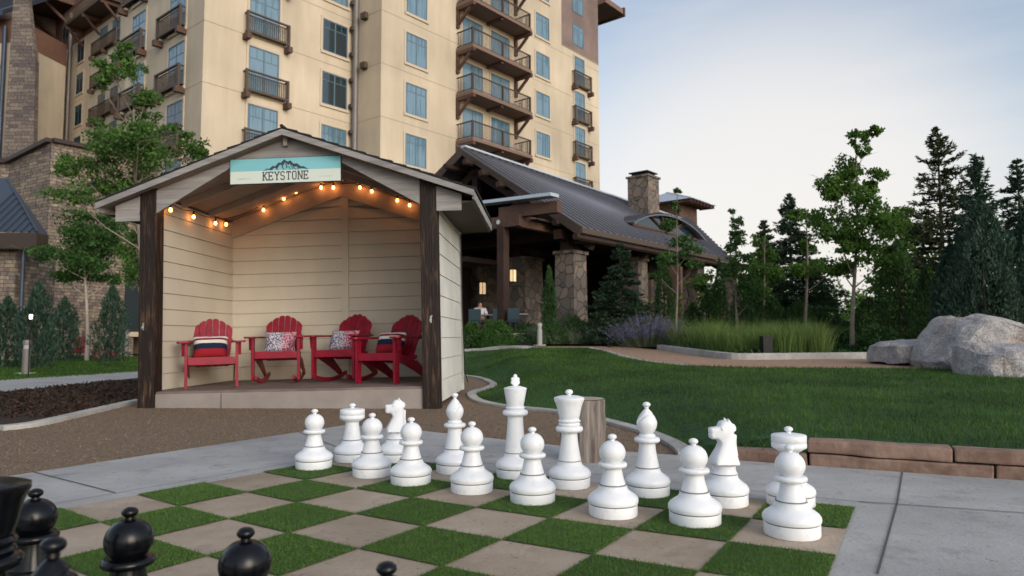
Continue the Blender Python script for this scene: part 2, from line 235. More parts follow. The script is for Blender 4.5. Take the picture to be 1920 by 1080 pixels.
M['bulb'] = mat('bulb_glow', (1, 0.4, 0.1), 0.3, emit=((1.0, 0.30, 0.06), 14.0))
M['filament'] = mat('bulb_filament', (1, 0.7, 0.3), 0.3, emit=((1.0, 0.62, 0.25), 60.0))
M['lamp_glow'] = mat('lantern_glow', (1, 0.8, 0.5), 0.4, emit=((1.0, 0.66, 0.36), 0.4))
M['path_glow'] = mat('path_lamp_glow', (1, 1, 1), 0.4, emit=((1.0, 0.95, 0.85), 2.0))
M['sign_blue'] = mat('sign_turquoise', (0.20, 0.50, 0.56), 0.45, (0.23, 0.54, 0.60), 2)
M['sign_cream'] = mat('sign_cream', (0.60, 0.66, 0.59), 0.45)
M['sign_ink'] = mat('sign_ink', (0.045, 0.05, 0.07), 0.6)
M['fab_red'] = mat('pillow_red', (0.28, 0.012, 0.02), 0.95, bump=0.3, bscale=120)
M['fab_navy'] = mat('pillow_navy', (0.010, 0.016, 0.045), 0.95, bump=0.3, bscale=120)
M['fab_white'] = mat('pillow_white', (0.62, 0.58, 0.55), 0.95, bump=0.3, bscale=120)
M['fab_print'] = mat('pillow_print', (0.60, 0.56, 0.60), 0.95, (0.06, 0.06, 0.16), 55, detail=1, contrast=(0.49, 0.53), kind='noise')
M['fab_print_red'] = mat('pillow_print_red', (0.58, 0.50, 0.54), 0.95, (0.40, 0.03, 0.09), 55, detail=1, contrast=(0.46, 0.50), kind='noise')
M['skin'] = mat('skin', (0.42, 0.25, 0.18), 0.6); M['shirt'] = mat('white_shirt', (0.62, 0.62, 0.66), 0.85); M['hair'] = mat('dark_hair', (0.02, 0.015, 0.012), 0.8)
M['teal'] = mat('teal_chair', (0.03, 0.055, 0.065), 0.7)

# ------------------------------------------------------------------ mesh helpers
def tag(o, label=None, cat=None, group=None, kind=None):
    if label: o['label'] = label
    if cat: o['category'] = cat
    if group: o['group'] = group
    if kind: o['kind'] = kind
    return o
def empty(name, loc=(0, 0, 0), rot=(0, 0, 0)):
    o = bpy.data.objects.new(name, None); o.empty_display_size = 0.2; C.objects.link(o); o.location = loc; o.rotation_euler = rot; return o
class MB:
    def __init__(s): s.v = []; s.f = []; s.mi = []; s.cur = 0
    def add(s, vs, fs, M4=None):
        o = len(s.v)
        for v in vs:
            v = Vector(v); s.v.append(tuple(M4 @ v if M4 else v))
        for f in fs: s.f.append(tuple(i + o for i in f)); s.mi.append(s.cur)
        return s
    def box(s, x0, x1, y0, y1, z0, z1, M4=None):
        return s.add([(x0, y0, z0), (x1, y0, z0), (x1, y1, z0), (x0, y1, z0), (x0, y0, z1), (x1, y0, z1), (x1, y1, z1), (x0, y1, z1)],
                     [(0, 3, 2, 1), (4, 5, 6, 7), (0, 1, 5, 4), (1, 2, 6, 5), (2, 3, 7, 6), (3, 0, 4, 7)], M4)
    def bar(s, a, b, w, h, up=(0, 0, 1)):
        a = Vector(a); b = Vector(b); d = (b - a); L = d.length; d.normalize(); u = Vector(up); sx = d.cross(u)
        if sx.length < 1e-4: sx = d.cross(Vector((0, 1, 0)))
        sx.normalize(); u = sx.cross(d); M4 = Matrix((sx, d, u)).transposed().to_4x4(); M4.translation = a
        return s.box(-w / 2, w / 2, 0, L, -h / 2, h / 2, M4)
    def tube(s, pts, rads, n=8, cap=True):
        pts = [Vector(p) for p in pts]; 
        if not hasattr(rads, '__len__'): rads = [rads] * len(pts)
        rings = []; o = len(s.v); prev = None
        for i, p in enumerate(pts):
            d = (pts[min(i + 1, len(pts) - 1)] - pts[max(i - 1, 0)]).normalized()
            a = Vector((1, 0, 0)) if abs(d.x) < 0.9 else Vector((0, 1, 0))
            if prev: a = prev
            u = (a - d * a.dot(d)).normalized(); prev = u; v = d.cross(u)
            for k in range(n):
                t = 2 * math.pi * k / n; s.v.append(tuple(p + (u * math.cos(t) + v * math.sin(t)) * rads[i]))
        for i in range(len(pts) - 1):
            for k in range(n):
                a = o + i * n + k; b = o + i * n + (k + 1) % n; s.f.append((a, b, b + n, a + n)); s.mi.append(s.cur)
        if cap:
            s.f.append(tuple(o + k for k in range(n))[::-1]); s.mi.append(s.cur)
            s.f.append(tuple(o + (len(pts) - 1) * n + k for k in range(n))); s.mi.append(s.cur)
        return s
    def lathe(s, prof, n=40, M4=None):
        o = len(s.v)
        for r, z in prof:
            for k in range(n):
                t = 2 * math.pi * k / n; p = Vector((r * math.cos(t), r * math.sin(t), z)); s.v.append(tuple(M4 @ p if M4 else p))
        for i in range(len(prof) - 1):
            for k in range(n):
                a = o + i * n + k; b = o + i * n + (k + 1) % n; s.f.append((a, b, b + n, a + n)); s.mi.append(s.cur)
        s.f.append(tuple(o + k for k in range(n))[::-1]); s.mi.append(s.cur)
        s.f.append(tuple(o + (len(prof) - 1) * n + k for k in range(n))); s.mi.append(s.cur)
        return s
    def prism(s, poly, lo, hi, axis='y', M4=None):
        """poly in the two other axes, extruded along axis from lo to hi"""
        n = len(poly)
        def mk(a, b, c): return {'y': (a, c, b), 'z': (a, b, c), 'x': (c, a, b)}[axis]
        vs = [mk(a, b, lo) for a, b in poly] + [mk(a, b, hi) for a, b in poly]
        fs = [tuple(range(n))[::-1], tuple(range(n, 2 * n))] + [(i, (i + 1) % n, n + (i + 1) % n, n + i) for i in range(n)]
        return s.add(vs, fs, M4)
    def build(s, name, mats, parent=None, smooth=None, bevel=0, normals=True):
        me = bpy.data.meshes.new(name); me.from_pydata(s.v, [], s.f)
        if not isinstance(mats, (list, tuple)): mats = [mats]
        for mm in mats: me.materials.append(mm)
        if len(mats) > 1: me.polygons.foreach_set('material_index', s.mi)
        if normals or bevel or smooth:
            bm = bmesh.new(); bm.from_mesh(me)
            if normals: bmesh.ops.recalc_face_normals(bm, faces=bm.faces)
            if bevel:
                es = [e for e in bm.edges if len(e.link_faces) == 2 and e.calc_face_angle(0) > 0.5]
                bmesh.ops.bevel(bm, geom=es, offset=bevel, segments=2, affect='EDGES', profile=0.6, clamp_overlap=True)
            if smooth:
                for f in bm.faces: f.smooth = True
                for e in bm.edges: e.smooth = e.calc_face_angle(3) < R(smooth)
            bm.to_mesh(me); bm.free()
        o = bpy.data.objects.new(name, me); C.objects.link(o)
        if parent: o.parent = parent
        return o
def fast_mesh(name, verts, nper, material, parent=None, extra=None):
    """verts (N*nper,3): N separate faces of nper corners"""
    me = bpy.data.meshes.new(name); verts = np.ascontiguousarray(verts, dtype=np.float32).reshape(-1, 3); nv = len(verts); nf = nv // nper
    me.vertices.add(nv); me.vertices.foreach_set('co', verts.ravel()); me.loops.add(nv); me.loops.foreach_set('vertex_index', np.arange(nv, dtype=np.int32))
    me.polygons.add(nf); me.polygons.foreach_set('loop_start', np.arange(0, nv, nper, dtype=np.int32))
    me.update(calc_edges=True); me.materials.append(material)
    o = bpy.data.objects.new(name, me); C.objects.link(o)
    if parent: o.parent = parent
    return o
def unit(a): return a / np.maximum(np.linalg.norm(a, axis=-1, keepdims=True), 1e-9)
def leaves(P, size, aspect=0.55, axis=None, jitter=0.9):
    """rhombic leaf faces at points P; axis = preferred long direction"""
    n = len(P); d = rng.normal(size=(n, 3))
    if axis is not None: d = np.asarray(axis) + d * jitter * 0.5
    d = unit(d); q = unit(np.cross(d, rng.normal(size=(n, 3)))); s = (size * rng.uniform(0.6, 1.35, n))[:, None]
    a = P - d * s * 0.5; b = P + q * s * aspect * 0.5; c = P + d * s * 0.5; e = P - q * s * aspect * 0.5
    return np.stack([a, b, c, e], 1).reshape(-1, 3)

def sheet(name, pts, material, off, step=1.0, flat=None, kind='structure', holes=None):
    """a polygon laid on the terrain"""
    bm = bmesh.new(); vs = [bm.verts.new((p[0], p[1], 0)) for p in pts]; f = bm.faces.new(vs)
    bmesh.ops.triangulate(bm, faces=[f])
    if flat is None:
        xs = [p[0] for p in pts]; ys = [p[1] for p in pts]
        for ax, lo, hi in ((0, min(xs), max(xs)), (1, min(ys), max(ys))):
            k = math.ceil(lo / step) * step
            while k < hi:
                co = Vector((k, 0, 0)) if ax == 0 else Vector((0, k, 0)); no = Vector((1, 0, 0)) if ax == 0 else Vector((0, 1, 0))
                bmesh.ops.bisect_plane(bm, geom=bm.verts[:] + bm.edges[:] + bm.faces[:], plane_co=co, plane_no=no); k += step
    for v in bm.verts: v.co.z = (T(v.co.x, v.co.y) if flat is None else flat) + off
    bmesh.ops.recalc_face_normals(bm, faces=bm.faces)
    if sum(f.normal.z for f in bm.faces) < 0: bmesh.ops.reverse_faces(bm, faces=bm.faces)
    me = bpy.data.meshes.new(name); bm.to_mesh(me); bm.free(); me.materials.append(material)
    for p in me.polygons: p.use_smooth = True
    o = bpy.data.objects.new(name, me); C.objects.link(o)
    if kind: o['kind'] = kind
    return o
def inpoly(P, poly):
    x, y = P[:, 0], P[:, 1]; ins = np.zeros(len(P), bool); n = len(poly)
    for i in range(n):
        x1, y1 = poly[i][0], poly[i][1]; x2, y2 = poly[(i + 1) % n][0], poly[(i + 1) % n][1]
        c = ((y1 > y) != (y2 > y)); xi = (x2 - x1) * (y - y1) / (y2 - y1 + 1e-12) + x1; ins ^= c & (x < xi)
    return ins

# ================================================================== GROUND
gx = sorted(set([-90, -60, -40, -25, -15, -10, -7] + [round(v, 2) for v in np.arange(-5, 14, 0.5)] + [16, 20, 26, 35, 50, 80, 120]))
gy = sorted(set([-20, -8, -3, 0] + [round(v, 2) for v in np.arange(1, 30, 0.5)] + [32, 36, 42, 50, 60, 80, 120, 200, 400]))
gm = MB(); gm.v = [(x, y, T(x, y) - (0.06 if y > 17 else 0.32)) for y in gy for x in gx]; W_ = len(gx)
gm.f = [(j * W_ + i, j * W_ + i + 1, (j + 1) * W_ + i + 1, (j + 1) * W_ + i) for j in range(len(gy) - 1) for i in range(len(gx) - 1)]; gm.mi = [0] * len(gm.f)
tag(gm.build('ground', M['soil'], smooth=60), kind='structure')
# gravel apron round the shed and board
gp = [(-9.5, 2.0), (-9.5, G(0, 806).y), (G(0, 806).x, G(0, 806).y), tuple(G(120, 786).xy), tuple(G(200, 768).xy), tuple(G(258, 755).xy), (-4.7, 12.5), (CURB[0].x, 12.5 + 3.2)] + [tuple(p.xy) for p in CURB] + [(BRK0.x, BRK0.y), (2.2, 3.6), (0, 3.0)]
sheet('gravel', gp, M['gravel'], 0.0, flat=0.0)
# scattered grit
# lawn
PATH_UP = [(998, 649), (1169, 649), (1240, 655), (1310, 665), (1360, 672), (1400, 674), (1520, 673), (1640, 672), (1700, 673), (1760, 672)]
PATH_LO = [(998, 652), (1105, 652), (1130, 657), (1164, 667), (1192, 674), (1237, 681), (1282, 685), (1400, 689), (1560, 690), (1745, 691)]
pu = [GT(*p) for p in PATH_UP]; pl = [GT(*p) for p in PATH_LO]
pfar = GT(868, 656)
lawn_poly = [(p.x + 0.03, p.y) for p in CURB] + [(BRK0.x, BRK0.y + .06)] + [tuple((BRK0 + bd * 9 + Vector((0, .06, 0))).xy), (16, 12), (14, pl[-1].y + 0.4), (pl[-1].x + 1.0, pl[-1].y)] + [tuple(p.xy) for p in pl[::-1]] + [tuple(pfar.xy)]
sheet('lawn', lawn_poly, M['lawn_base'], 0.0, 0.5)
sheet('garden_path', [tuple(p.xy) for p in pl] + [(13, pl[-1].y + .3), (13, pu[-1].y + .5)] + [tuple(p.xy) for p in pu[::-1]], M['path'], -0.008, 0.5)
def strip(name, pts, width, height, m_, label=None, cat=None, off=0.0, terr=True):
    """a low kerb following points on the ground"""
    P = [Vector((p[0], p[1], 0)) for p in pts]; mb = MB(); L_, R_ = [], []
    for i, p in enumerate(P):
        d = (P[min(i + 1, len(P) - 1)] - P[max(i - 1, 0)]).normalized(); nn = Vector((-d.y, d.x, 0)) * width / 2
        L_.append(p + nn); R_.append(p - nn)
    vs = []
    for i in range(len(P)):
        z = (T(P[i].x, P[i].y) if terr else 0) + off
        for q, zz in ((L_[i], z - 0.1), (L_[i], z + height), (R_[i], z + height), (R_[i], z - 0.1)): vs.append((q.x, q.y, zz))
    fs = [(0, 1, 2, 3)]
    for i in range(len(P) - 1):
        a = i * 4; b = a + 4
        for k in range(4): fs.append((a + k, a + (k + 1) % 4, b + (k + 1) % 4, b + k))
    a = (len(P) - 1) * 4; fs.append((a + 3, a + 2, a + 1, a)); mb.add(vs, fs)
    return mb.build(name, m_, bevel=0.008 if width > 0.05 else 0)
def spline(pts, k=5):
    P = [Vector((p[0], p[1], 0)) for p in pts]; out = []
    for i in range(len(P) - 1):
        a, b, c, d = P[max(i - 1, 0)], P[i], P[i + 1], P[min(i + 2, len(P) - 1)]
        for j in range(k):
            t = j / k; out.append(0.5 * ((2 * b) + (c - a) * t + (2 * a - 5 * b + 4 * c - d) * t * t + (3 * b - a - 3 * c + d) * t ** 3))
    return out + [P[-1]]
tag(strip('lawn_kerb', spline(CURB), 0.13, 0.03, M['curb'], terr=False), kind='structure')
tag(strip('garden_kerb', spline([G(0, 807), G(60, 800), G(120, 787), G(200, 768), G(262, 754)]), 0.13, 0.045, M['curb'], terr=False), kind='structure')
tag(strip('path_edge', spline([pfar, GT(920, 653), pl[0]]), 0.9, 0.02, M['curb']), kind='structure')
tag(strip('path_border', spline(pl[1:7]), 0.16, 0.02, M['curb']), kind='structure')
kb = [GT(*p) for p in PATH_UP[2:9]]
kerbwall = strip('kerb_wall', spline([(p.x, p.y + .12) for p in kb]), 0.22, 0.13, M['curb'])
tag(kerbwall, 'low grey concrete kerb wall holding back the planting along the tan path', 'kerb wall')
# board: measured paving of unequal squares
BC = np.array([[-1.0795, 5.0911], [0.3354, -0.2396], [-0.2404, -0.34], [0.001, 0.0049], [0.002, -0.0057], [0.0027, 0.0048]])
def bw(u, v):
    return np.array([1, u, v, u * u, u * v, v * v]) @ BC
slab_poly = [tuple(G(*p).xy) for p in [(-420, 962), (62, 889), (650, 799), (800, 811), (1045, 838), (1180, 850), (1288, 858), (1362, 865), (1920, 905)]] + [(9, 1.9), (6, -2), (-5, -2)]
sheet('concrete_slab', slab_poly, M['concrete'], 0.012, flat=0.0)
sheet('board_base', [tuple(bw(*q)) for q in ((0, 0), (4, 0), (8, 0), (8, 4), (8, 8), (4, 8), (0, 8), (0, 4))], M['paver'], 0.016, flat=0.0)
jm = MB()
def joint(a, b, wd=0.012):
    a = Vector((a[0], a[1], 0.0165)); b = Vector((b[0], b[1], 0.0165)); d = (b - a).normalized(); nn = Vector((-d.y, d.x, 0)) * wd / 2; jm.add([a - nn, b - nn, b + nn, a + nn], [(0, 1, 2, 3)])
for a, b in [((1692, 890), (1682, 950)), ((1682, 950), (1645, 1085)), ((62, 889), (216, 929)), ((1612, 946), (1925, 968)), ((1085, 865), (1130, 850)), ((560, 813), (640, 845)), ((640, 845), (780, 862))]:
    joint(G(*a), G(*b), 0.009)
joint(bw(-.32, -.32), bw(8.3, -.32), 0.005); joint(bw(-.32, -.32), bw(-.32, 8), 0.005)
# the lines between the stone squares
for k in range(1, 8): 
    pass
M['joint_dark'] = mat('dark_slab_joint', (0.09, 0.088, 0.085), 0.95)  # dark grey of the thin joint strips in the concrete
tag(jm.build('slab_joints', M['joint_dark']), kind='structure')
tm = MB(); turf_tiles = []
for i in range(8):
    for j in range(8):
        if (i + j) % 2 == 0 or False:
            pass
def is_turf(i, j): return (i + j) % 2 == 1
# turf squares: file 7 rank 0 is turf
for i in range(8):
    for j in range(8):
        if is_turf(i, j):
            q = [bw(i + a, j + b) for a, b in ((0.0, 0.0), (.5, 0), (1, 0), (1, .5), (1, 1), (.5, 1), (0, 1), (0, .5))]
            turf_tiles.append(q); tm.add([(p[0], p[1], 0.021) for p in q], [tuple(range(8))[::-1]])
tag(tm.build('turf_squares', M['turf']), kind='structure')
# turf fibres
Q = []
for q in turf_tiles:
    c = np.mean(q, 0)
    if c[1] < 0.9: continue
    n = int(np.clip(26000 / max(c[1], 1) ** 1.2, 2500, 12000)); P = rng.uniform(-.33, .33, (n * 2, 2)) + c
    P = P[inpoly(P, [(c + (np.array(a) - c) * rng.uniform(1.0, 1.03)) for a in q])]; Q.append(P)
Q = np.concatenate(Q); n = len(Q); base = np.column_stack([Q, np.full(n, 0.020)])
ang = rng.uniform(0, 2 * np.pi, n); sx = np.column_stack([np.cos(ang), np.sin(ang), np.zeros(n)]) * 0.0012; lean = rng.normal(size=(n, 3)) * [0.006, 0.006, 0]; tip = base + lean + np.column_stack([np.zeros(n), np.zeros(n), rng.uniform(.005, .014, n)])
tag(fast_mesh('turf_fibres', np.stack([base - sx, base + sx, tip], 1), 3, M['turfblade']), 'short green artificial turf fibres filling the board squares', 'turf', kind='stuff')
# lawn blades, denser near the camera
def blades(name, poly, dens, h0, h1, wid, mk, label, bounds, ymin=0, lean=0.02, tfun=None):
    x0, x1, y0, y1 = bounds; N = int(dens); u = rng.uniform(0, 1, N); yy = y0 * (y1 / y0) ** u; xx = rng.uniform(x0, x1, N)
    P = np.column_stack([xx, yy]); keep = inpoly(P, poly) & (np.abs(xx) < yy * 0.80 + 0.5); P = P[keep]
    z = np.array([T(a, b) for a, b in P]); n = len(P); base = np.column_stack([P, z]); sc_ = np.clip(P[:, 1] / 6, 1, 3)
    ang = rng.uniform(0, 2 * np.pi, n); sx = np.column_stack([np.cos(ang), np.sin(ang), np.zeros(n)]) * (wid * sc_)[:, None]
    tip = base + rng.normal(size=(n, 3)) * [lean, lean, 0] + np.column_stack([np.zeros(n), np.zeros(n), rng.uniform(h0, h1, n)])
    return tag(fast_mesh(name, np.stack([base - sx, base + sx, tip], 1), 3, mk), label, 'grass', kind='stuff')
blades('lawn_grass', lawn_poly, 230000, 0.02, 0.06, 0.0022, M['blade'], 'short mown grass blades of the big lawn behind the chess set', (-1.3, 13, 4.2, 23))

# ================================================================== SANDSTONE RETAINING BLOCKS
bn = Vector((-bd.y, bd.x, 0))
def block(s0, s1, z0, z1, label):
    mb = MB(); ang = math.atan2(bd.y, bd.x); L_ = s1 - s0; nx = 10
    bm_pts = []; M4 = Matrix.Translation(BRK0 + bd * s0) @ Matrix.Rotation(ang, 4, 'Z')
    mb.box(0.005, L_ - 0.005, 0, 0.16, z0, z1 - 0.004, M4); o = mb.build('sandstone_block', M['red_stone'], bevel=0.012)
    bm = bmesh.new(); bm.from_mesh(o.data); bmesh.ops.subdivide_edges(bm, edges=[e for e in bm.edges if e.calc_length() > 0.12], cuts=5, use_grid_fill=True)
    for v in bm.verts: v.co += Vector(noise.noise_vector(v.co * 6 + Vector((s0, 0, z0)))) * 0.010
    bm.to_mesh(o.data); bm.free()
    return tag(o, label, 'stone block', 'red sandstone blocks edging the lawn')
def sat(px, py):  # distance along the block line seen at a pixel column
    d = ray(px, py); a = d.x * bn.x + d.y * bn.y; t = (BRK0.dot(bn)) / a; p = d * t; return (Vector((p.x, p.y, 0)) - BRK0).dot(bd)
e_ = [sat(x, 860) for x in (1372, 1512, 1788, 2060)]
l_ = [sat(x, 880) for x in (1372, 1516, 1866, 2200)]
block(l_[0], l_[1], -0.02, 0.085, 'low single sandstone block where the lawn edging begins, behind the right knight')
block(l_[1], l_[2], -0.02, 0.085, 'long lower course sandstone block resting on the paving, right of the corner rook')
block(l_[2], l_[3], -0.02, 0.085, 'lower course sandstone block cut by the right edge of the photo')
block(e_[1], e_[2], 0.088, 0.175, 'long upper course sandstone block starting behind the corner rook')
block(e_[2], e_[3], 0.088, 0.175, 'upper course sandstone block at the far right edge')

# ================================================================== HOTEL
d1 = Vector((0.638, 0.770, 0)).normalized(); d2 = Vector((-d1.y, d1.x, 0)); HC = at(378, 200, 35.1); HC.z = 0
hang = math.atan2(d1.y, d1.x)
hotel = tag(empty('hotel', HC, (0, 0, hang)), 'tall cream stucco hotel with brown balconies and blue windows rising behind the shed', 'hotel')
def build_wall(mb, x0, x1, y0, y1, z0, z1): mb.box(x0, x1, y0, y1, z0, z1)
w = MB(); w.box(0, 9.5, 0, 9.7, 0, 33); w.box(9.0, 9.5, 9.7, 20, 0, 33); w.box(9.5, 33.45, -2.6, 20, 0, 24.4); w.box(9.5, 28, -2.6, 20, 24.4, 33)
w.box(8.7, 40, 20, 51.37, 0, 31.3); w.box(8.7, 9.0, 9.7, 20, 0, 31.3); w.build('wall', M['stucco'], hotel)
# stepped inner corner at the far left end
w = MB(); w.box(-2, 8.7, 51.37, 70, 0, 30.7); w.build('wall', M['stucco'], hotel)
w = MB(); w.box(28.003, 33.452, -2.602, 19.9, 24.405, 33.5); w.build('upper_siding', M['pink_siding'], hotel); w = MB(); w.box(-2, 8.698, 51.372, 70, 30.7, 46); w.build('upper_siding', M['pink_siding'], hotel)
w = MB(); w.box(8.698, 40, 20, 51.37, 31.3, 46); w.build('upper_siding', M['brown_siding'], hotel)
tr = MB()
for z in (13.95, 17.2, 20.45, 23.7, 27): tr.box(-.004, 9.5, -.006, 0.3, z, z + 0.03); tr.box(-.006, .3, 0, 9.7, z, z + .03)
for z in (13.95, 17.2, 20.45, 23.7): tr.box(9.494, 9.8, -2.604, 0, z, z + 0.03); tr.box(9.5, 33.44, -2.606, -2.3, z, z + 0.03); tr.box(8.694, 9, 20, 51.3, z + 1.2, z + 1.23)
tr.box(28.0, 33.45, -2.63, -2.4, 24.33, 24.42)
tr.build('wall_joints', M['joint'], hotel)
def hwin(axis, off, c, z0, wd, h, glass='glass', trim=True, door=False):
    """window on a facade; axis 'y' = long facade (normal -y), 'x' = left facade (normal -x); c = left/low coordinate"""
    def MM():
        if axis == 'y': return Matrix.Translation((c, off, z0))
        return Matrix.Translation((off, c + wd, z0)) @ Matrix.Rotation(-math.pi / 2, 4, 'Z')
    m4 = MM(); f = MB(); t = 0.07
    f.box(0, wd, -.03, 0.02, 0, t, m4); f.box(0, wd, -.03, .02, h - t, h, m4); f.box(0, t, -.03, .02, t, h - t, m4); f.box(wd - t, wd, -.03, .02, t, h - t, m4)
    f.box(wd / 2 - .04, wd / 2 + .04, -.028, .02, t, h - t, m4)
    if not door: f.box(t, wd - t, -.024, .02, h * .74 - .02, h * .74 + .02, m4); f.box(wd * .27 - .015, wd * .27 + .015, -.022, .02, h * .74, h - t, m4); f.box(wd * .75 - .015, wd * .75 + .015, -.022, .02, h * .74, h - t, m4)
    fo = f.build('window', M['window_frame'], hotel)
    p = MB(); p.box(t, wd - t, -.012, -.004, t, h - t, m4); p.build('pane', M[glass], fo)
    if trim:
        s = MB(); s.box(-.13, wd + .13, -.09, .02, -.16, 0, m4); s.box(-.13, 0, -.05, .02, 0, h + .13, m4); s.box(wd, wd + .13, -.05, .02, 0, h + .13, m4); s.box(0, wd, -.05, .02, h, h + .13, m4)
        s.build('sill', M['stucco_trim'], fo)
    return fo
def juliet(axis, off, c, z0, wd, h=1.15, dep=0.35, mid=False):
    m4 = Matrix.Translation((c, off, z0)) if axis == 'y' else Matrix.Translation((off, c + wd, z0)) @ Matrix.Rotation(-math.pi / 2, 4, 'Z')
    b = MB(); b.box(0, wd, -dep, -dep + .09, 0, .09, m4); b.box(0, wd, -dep, 0, .09, .12, m4)
    b.box(-.05, wd + .05, -dep - .02, -dep + .10, h - .08, h, m4); b.box(0, wd, -dep + .02, -dep + .06, h - .24, h - .2, m4)
    for x in (0, wd) + ((wd / 2,) if mid else ()):
        b.box(x - .06, x + .06, -dep - .01, -dep + .11, -.25, h + .02, m4); b.box(x - .04, x + .04, -dep, .02, h - .1, h - .03, m4)
    k = int(wd / .13)
    for i in range(1, k): x = wd * i / k; b.box(x - .014, x + .014, -dep + .03, -dep + .06, .1, h - .22, m4)
    for yy in (-.22,): 
        for x in (0, wd): b.box(x - .012, x + .012, yy, yy + .03, .1, h - .1, m4)
    o = b.build('balcony_railing', M['rail'], hotel)
    for x in (0, wd) + ((wd / 2,) if mid else ()): c_ = MB(); c_.box(x - .13, x + .13, -dep - .16, .02, -.42, -.1, m4); c_.build('bracket', M['beam'], o)
# long facade, first bay
for k in range(-2, 5):
    z = 14.2 + 3.22 * k
    hwin('y', 0, 2.5, z, 1.82, 2.5, door=False)
    if k > -3: juliet('y', 0, 2.25, z - .12, 2.5)
for k in range(-1, 5): hwin('y', 0, 7.18, 14.7 + 3.22 * k, 1.8, 1.97, 'dark_glass' if k in (0, 1) else 'glass')
# left facade of the near block
for k in range(-2, 5):
    z = 14.2 + 3.22 * k
    hwin('x', 0, 2.0, z, 1.88, 2.52, 'dark_glass' if k == -1 else 'glass'); juliet('x', 0, 2.02, z, 2.75)
    hwin('x', 0, 6.95, z, 1.82, 2.52); juliet('x', 0, 6.9, z + .1, 2.8)
# second bay, column of plain windows
for k in range(-3, 6): hwin('y', -2.6, 11.42, 14.62 + 3.2 * k, 1.76, 1.94)
for k in range(-3, 5): hwin('y', -2.6, 24.55, 14.68 + 3.11 * k, 1.74, 1.83)
for k in range(-3, 2): hwin('y', -2.6, 29.72, 21.5 + 2.95 * (k - 1) + .15, 1.5, 2.35) if k < 2 else None
for k in range(-3, 2): juliet('y', -2.6, 29.45, 21.45 + 2.95 * (k - 1), 2.35, 1.2)
for z in (24.95, 27.75, 30.6): hwin('y', -2.6, 29.55, z, 1.6, 1.8, trim=False)
# deep balconies
SL = [10.65, 13.85, 17.0, 20.1, 23.2, 26.3]
for z in SL:
    for x in (16.45, 19.35): hwin('y', -2.6, x, z + .02, 2.05, 2.45, 'glass', door=True)
    m_ = MB(); m_.box(15.85, 22.15, -4.15, -2.6, z - .25, z - .02); so_ = m_.build('balcony_slab', M['soffit'], hotel)
    for x in (15.95, 22.05): b = MB(); b.box(x - .11, x + .11, -4.2, -2.6, z - .5, z - .26); b.box(x - .11, x + .11, -2.8, -2.6, z - 1.7, z - .5); b.bar((x, -2.75, z - 1.45), (x, -3.85, z - .5), .16, .16); b.build('bracket', M['beam'], so_)
    b = MB(); b.box(18.9, 19.1, -4.0, -2.6, z - .42, z - .26); b.build('joist', M['beam'], so_)
    r = MB(); yf = -4.05
    for x in (15.95, 16.0, 19.0, 22.05): r.box(x - .05, x + .05, yf - .03, yf + .07, z, z + 1.12)
    r.box(15.9, 22.1, yf - .02, yf + .06, z + 1.05, z + 1.12); r.box(15.9, 22.1, yf, yf + .04, z + .08, z + .12)
    for x in (15.95, 22.05): r.box(x - .04, x + .04, yf + .1, -2.62, z + 1.05, z + 1.12); r.box(x - .04, x + .04, yf + .1, -2.62, z + .08, z + .12)
    for i in range(1, 44): x = 15.95 + 6.1 * i / 44; r.box(x - .014, x + .014, yf + .01, yf + .035, z + .1, z + 1.06)
    for i in range(1, 10):
        for x in (15.95, 22.05): yy = yf + 1.4 * i / 10; r.box(x - .014, x + .014, yy, yy + .025, z + .1, z + 1.06)
    r.build('balcony_railing', M['rail'], so_)
# far wing
for k in range(-2, 2):
    z = 25.05 + 3.28 * k
    for c in (33.85, 36.8): hwin('x', 8.7, c, z, 1.8, 2.5, 'dark_glass' if k < 1 else 'glass', trim=False)
    juliet('x', 8.7, 33.85, z + .05, 5.85, 1.25, .4, mid=True)
for k in range(-3, 2): z = 25.6 + 3.28 * k; hwin('x', 8.7, 47.45, z, 1.75, 2.1, 'dark_glass'); hwin('x', 8.7, 42.6, z, 1.85, 2.1, 'dark_glass')
for c, z in ((47.2, 32.3), (42.4, 32.3), (36.0, 33), (33.9, 33)): hwin('x', 8.698, c, z, 1.8, 2.2, 'dark_glass', trim=False)
m_ = MB(); m_.box(7.0, 8.7, 33.5, 43.4, 31.9, 32.2); s_ = m_.build('balcony_slab', M['rail'], hotel)
r = MB()
r.box(7.02, 7.1, 33.5, 43.4, 33.2, 33.3); 
for i in range(50): y = 33.5 + 9.8 * i / 49; r.box(7.04, 7.07, y, y + .03, 32.2, 33.2)
for i in range(10): r.box(7.1 + .16 * i, 7.13 + .16 * i, 43.35, 43.38, 32.2, 33.2)
r.build('balcony_railing', M['rail'], s_)
for y in (34, 38.5, 42.8): b = MB(); b.box(7.0, 8.7, y - .12, y + .12, 31.55, 31.88); b.bar((8.6, y, 30.3), (7.3, y, 31.6), .2, .2); b.build('bracket', M['beam'], s_)
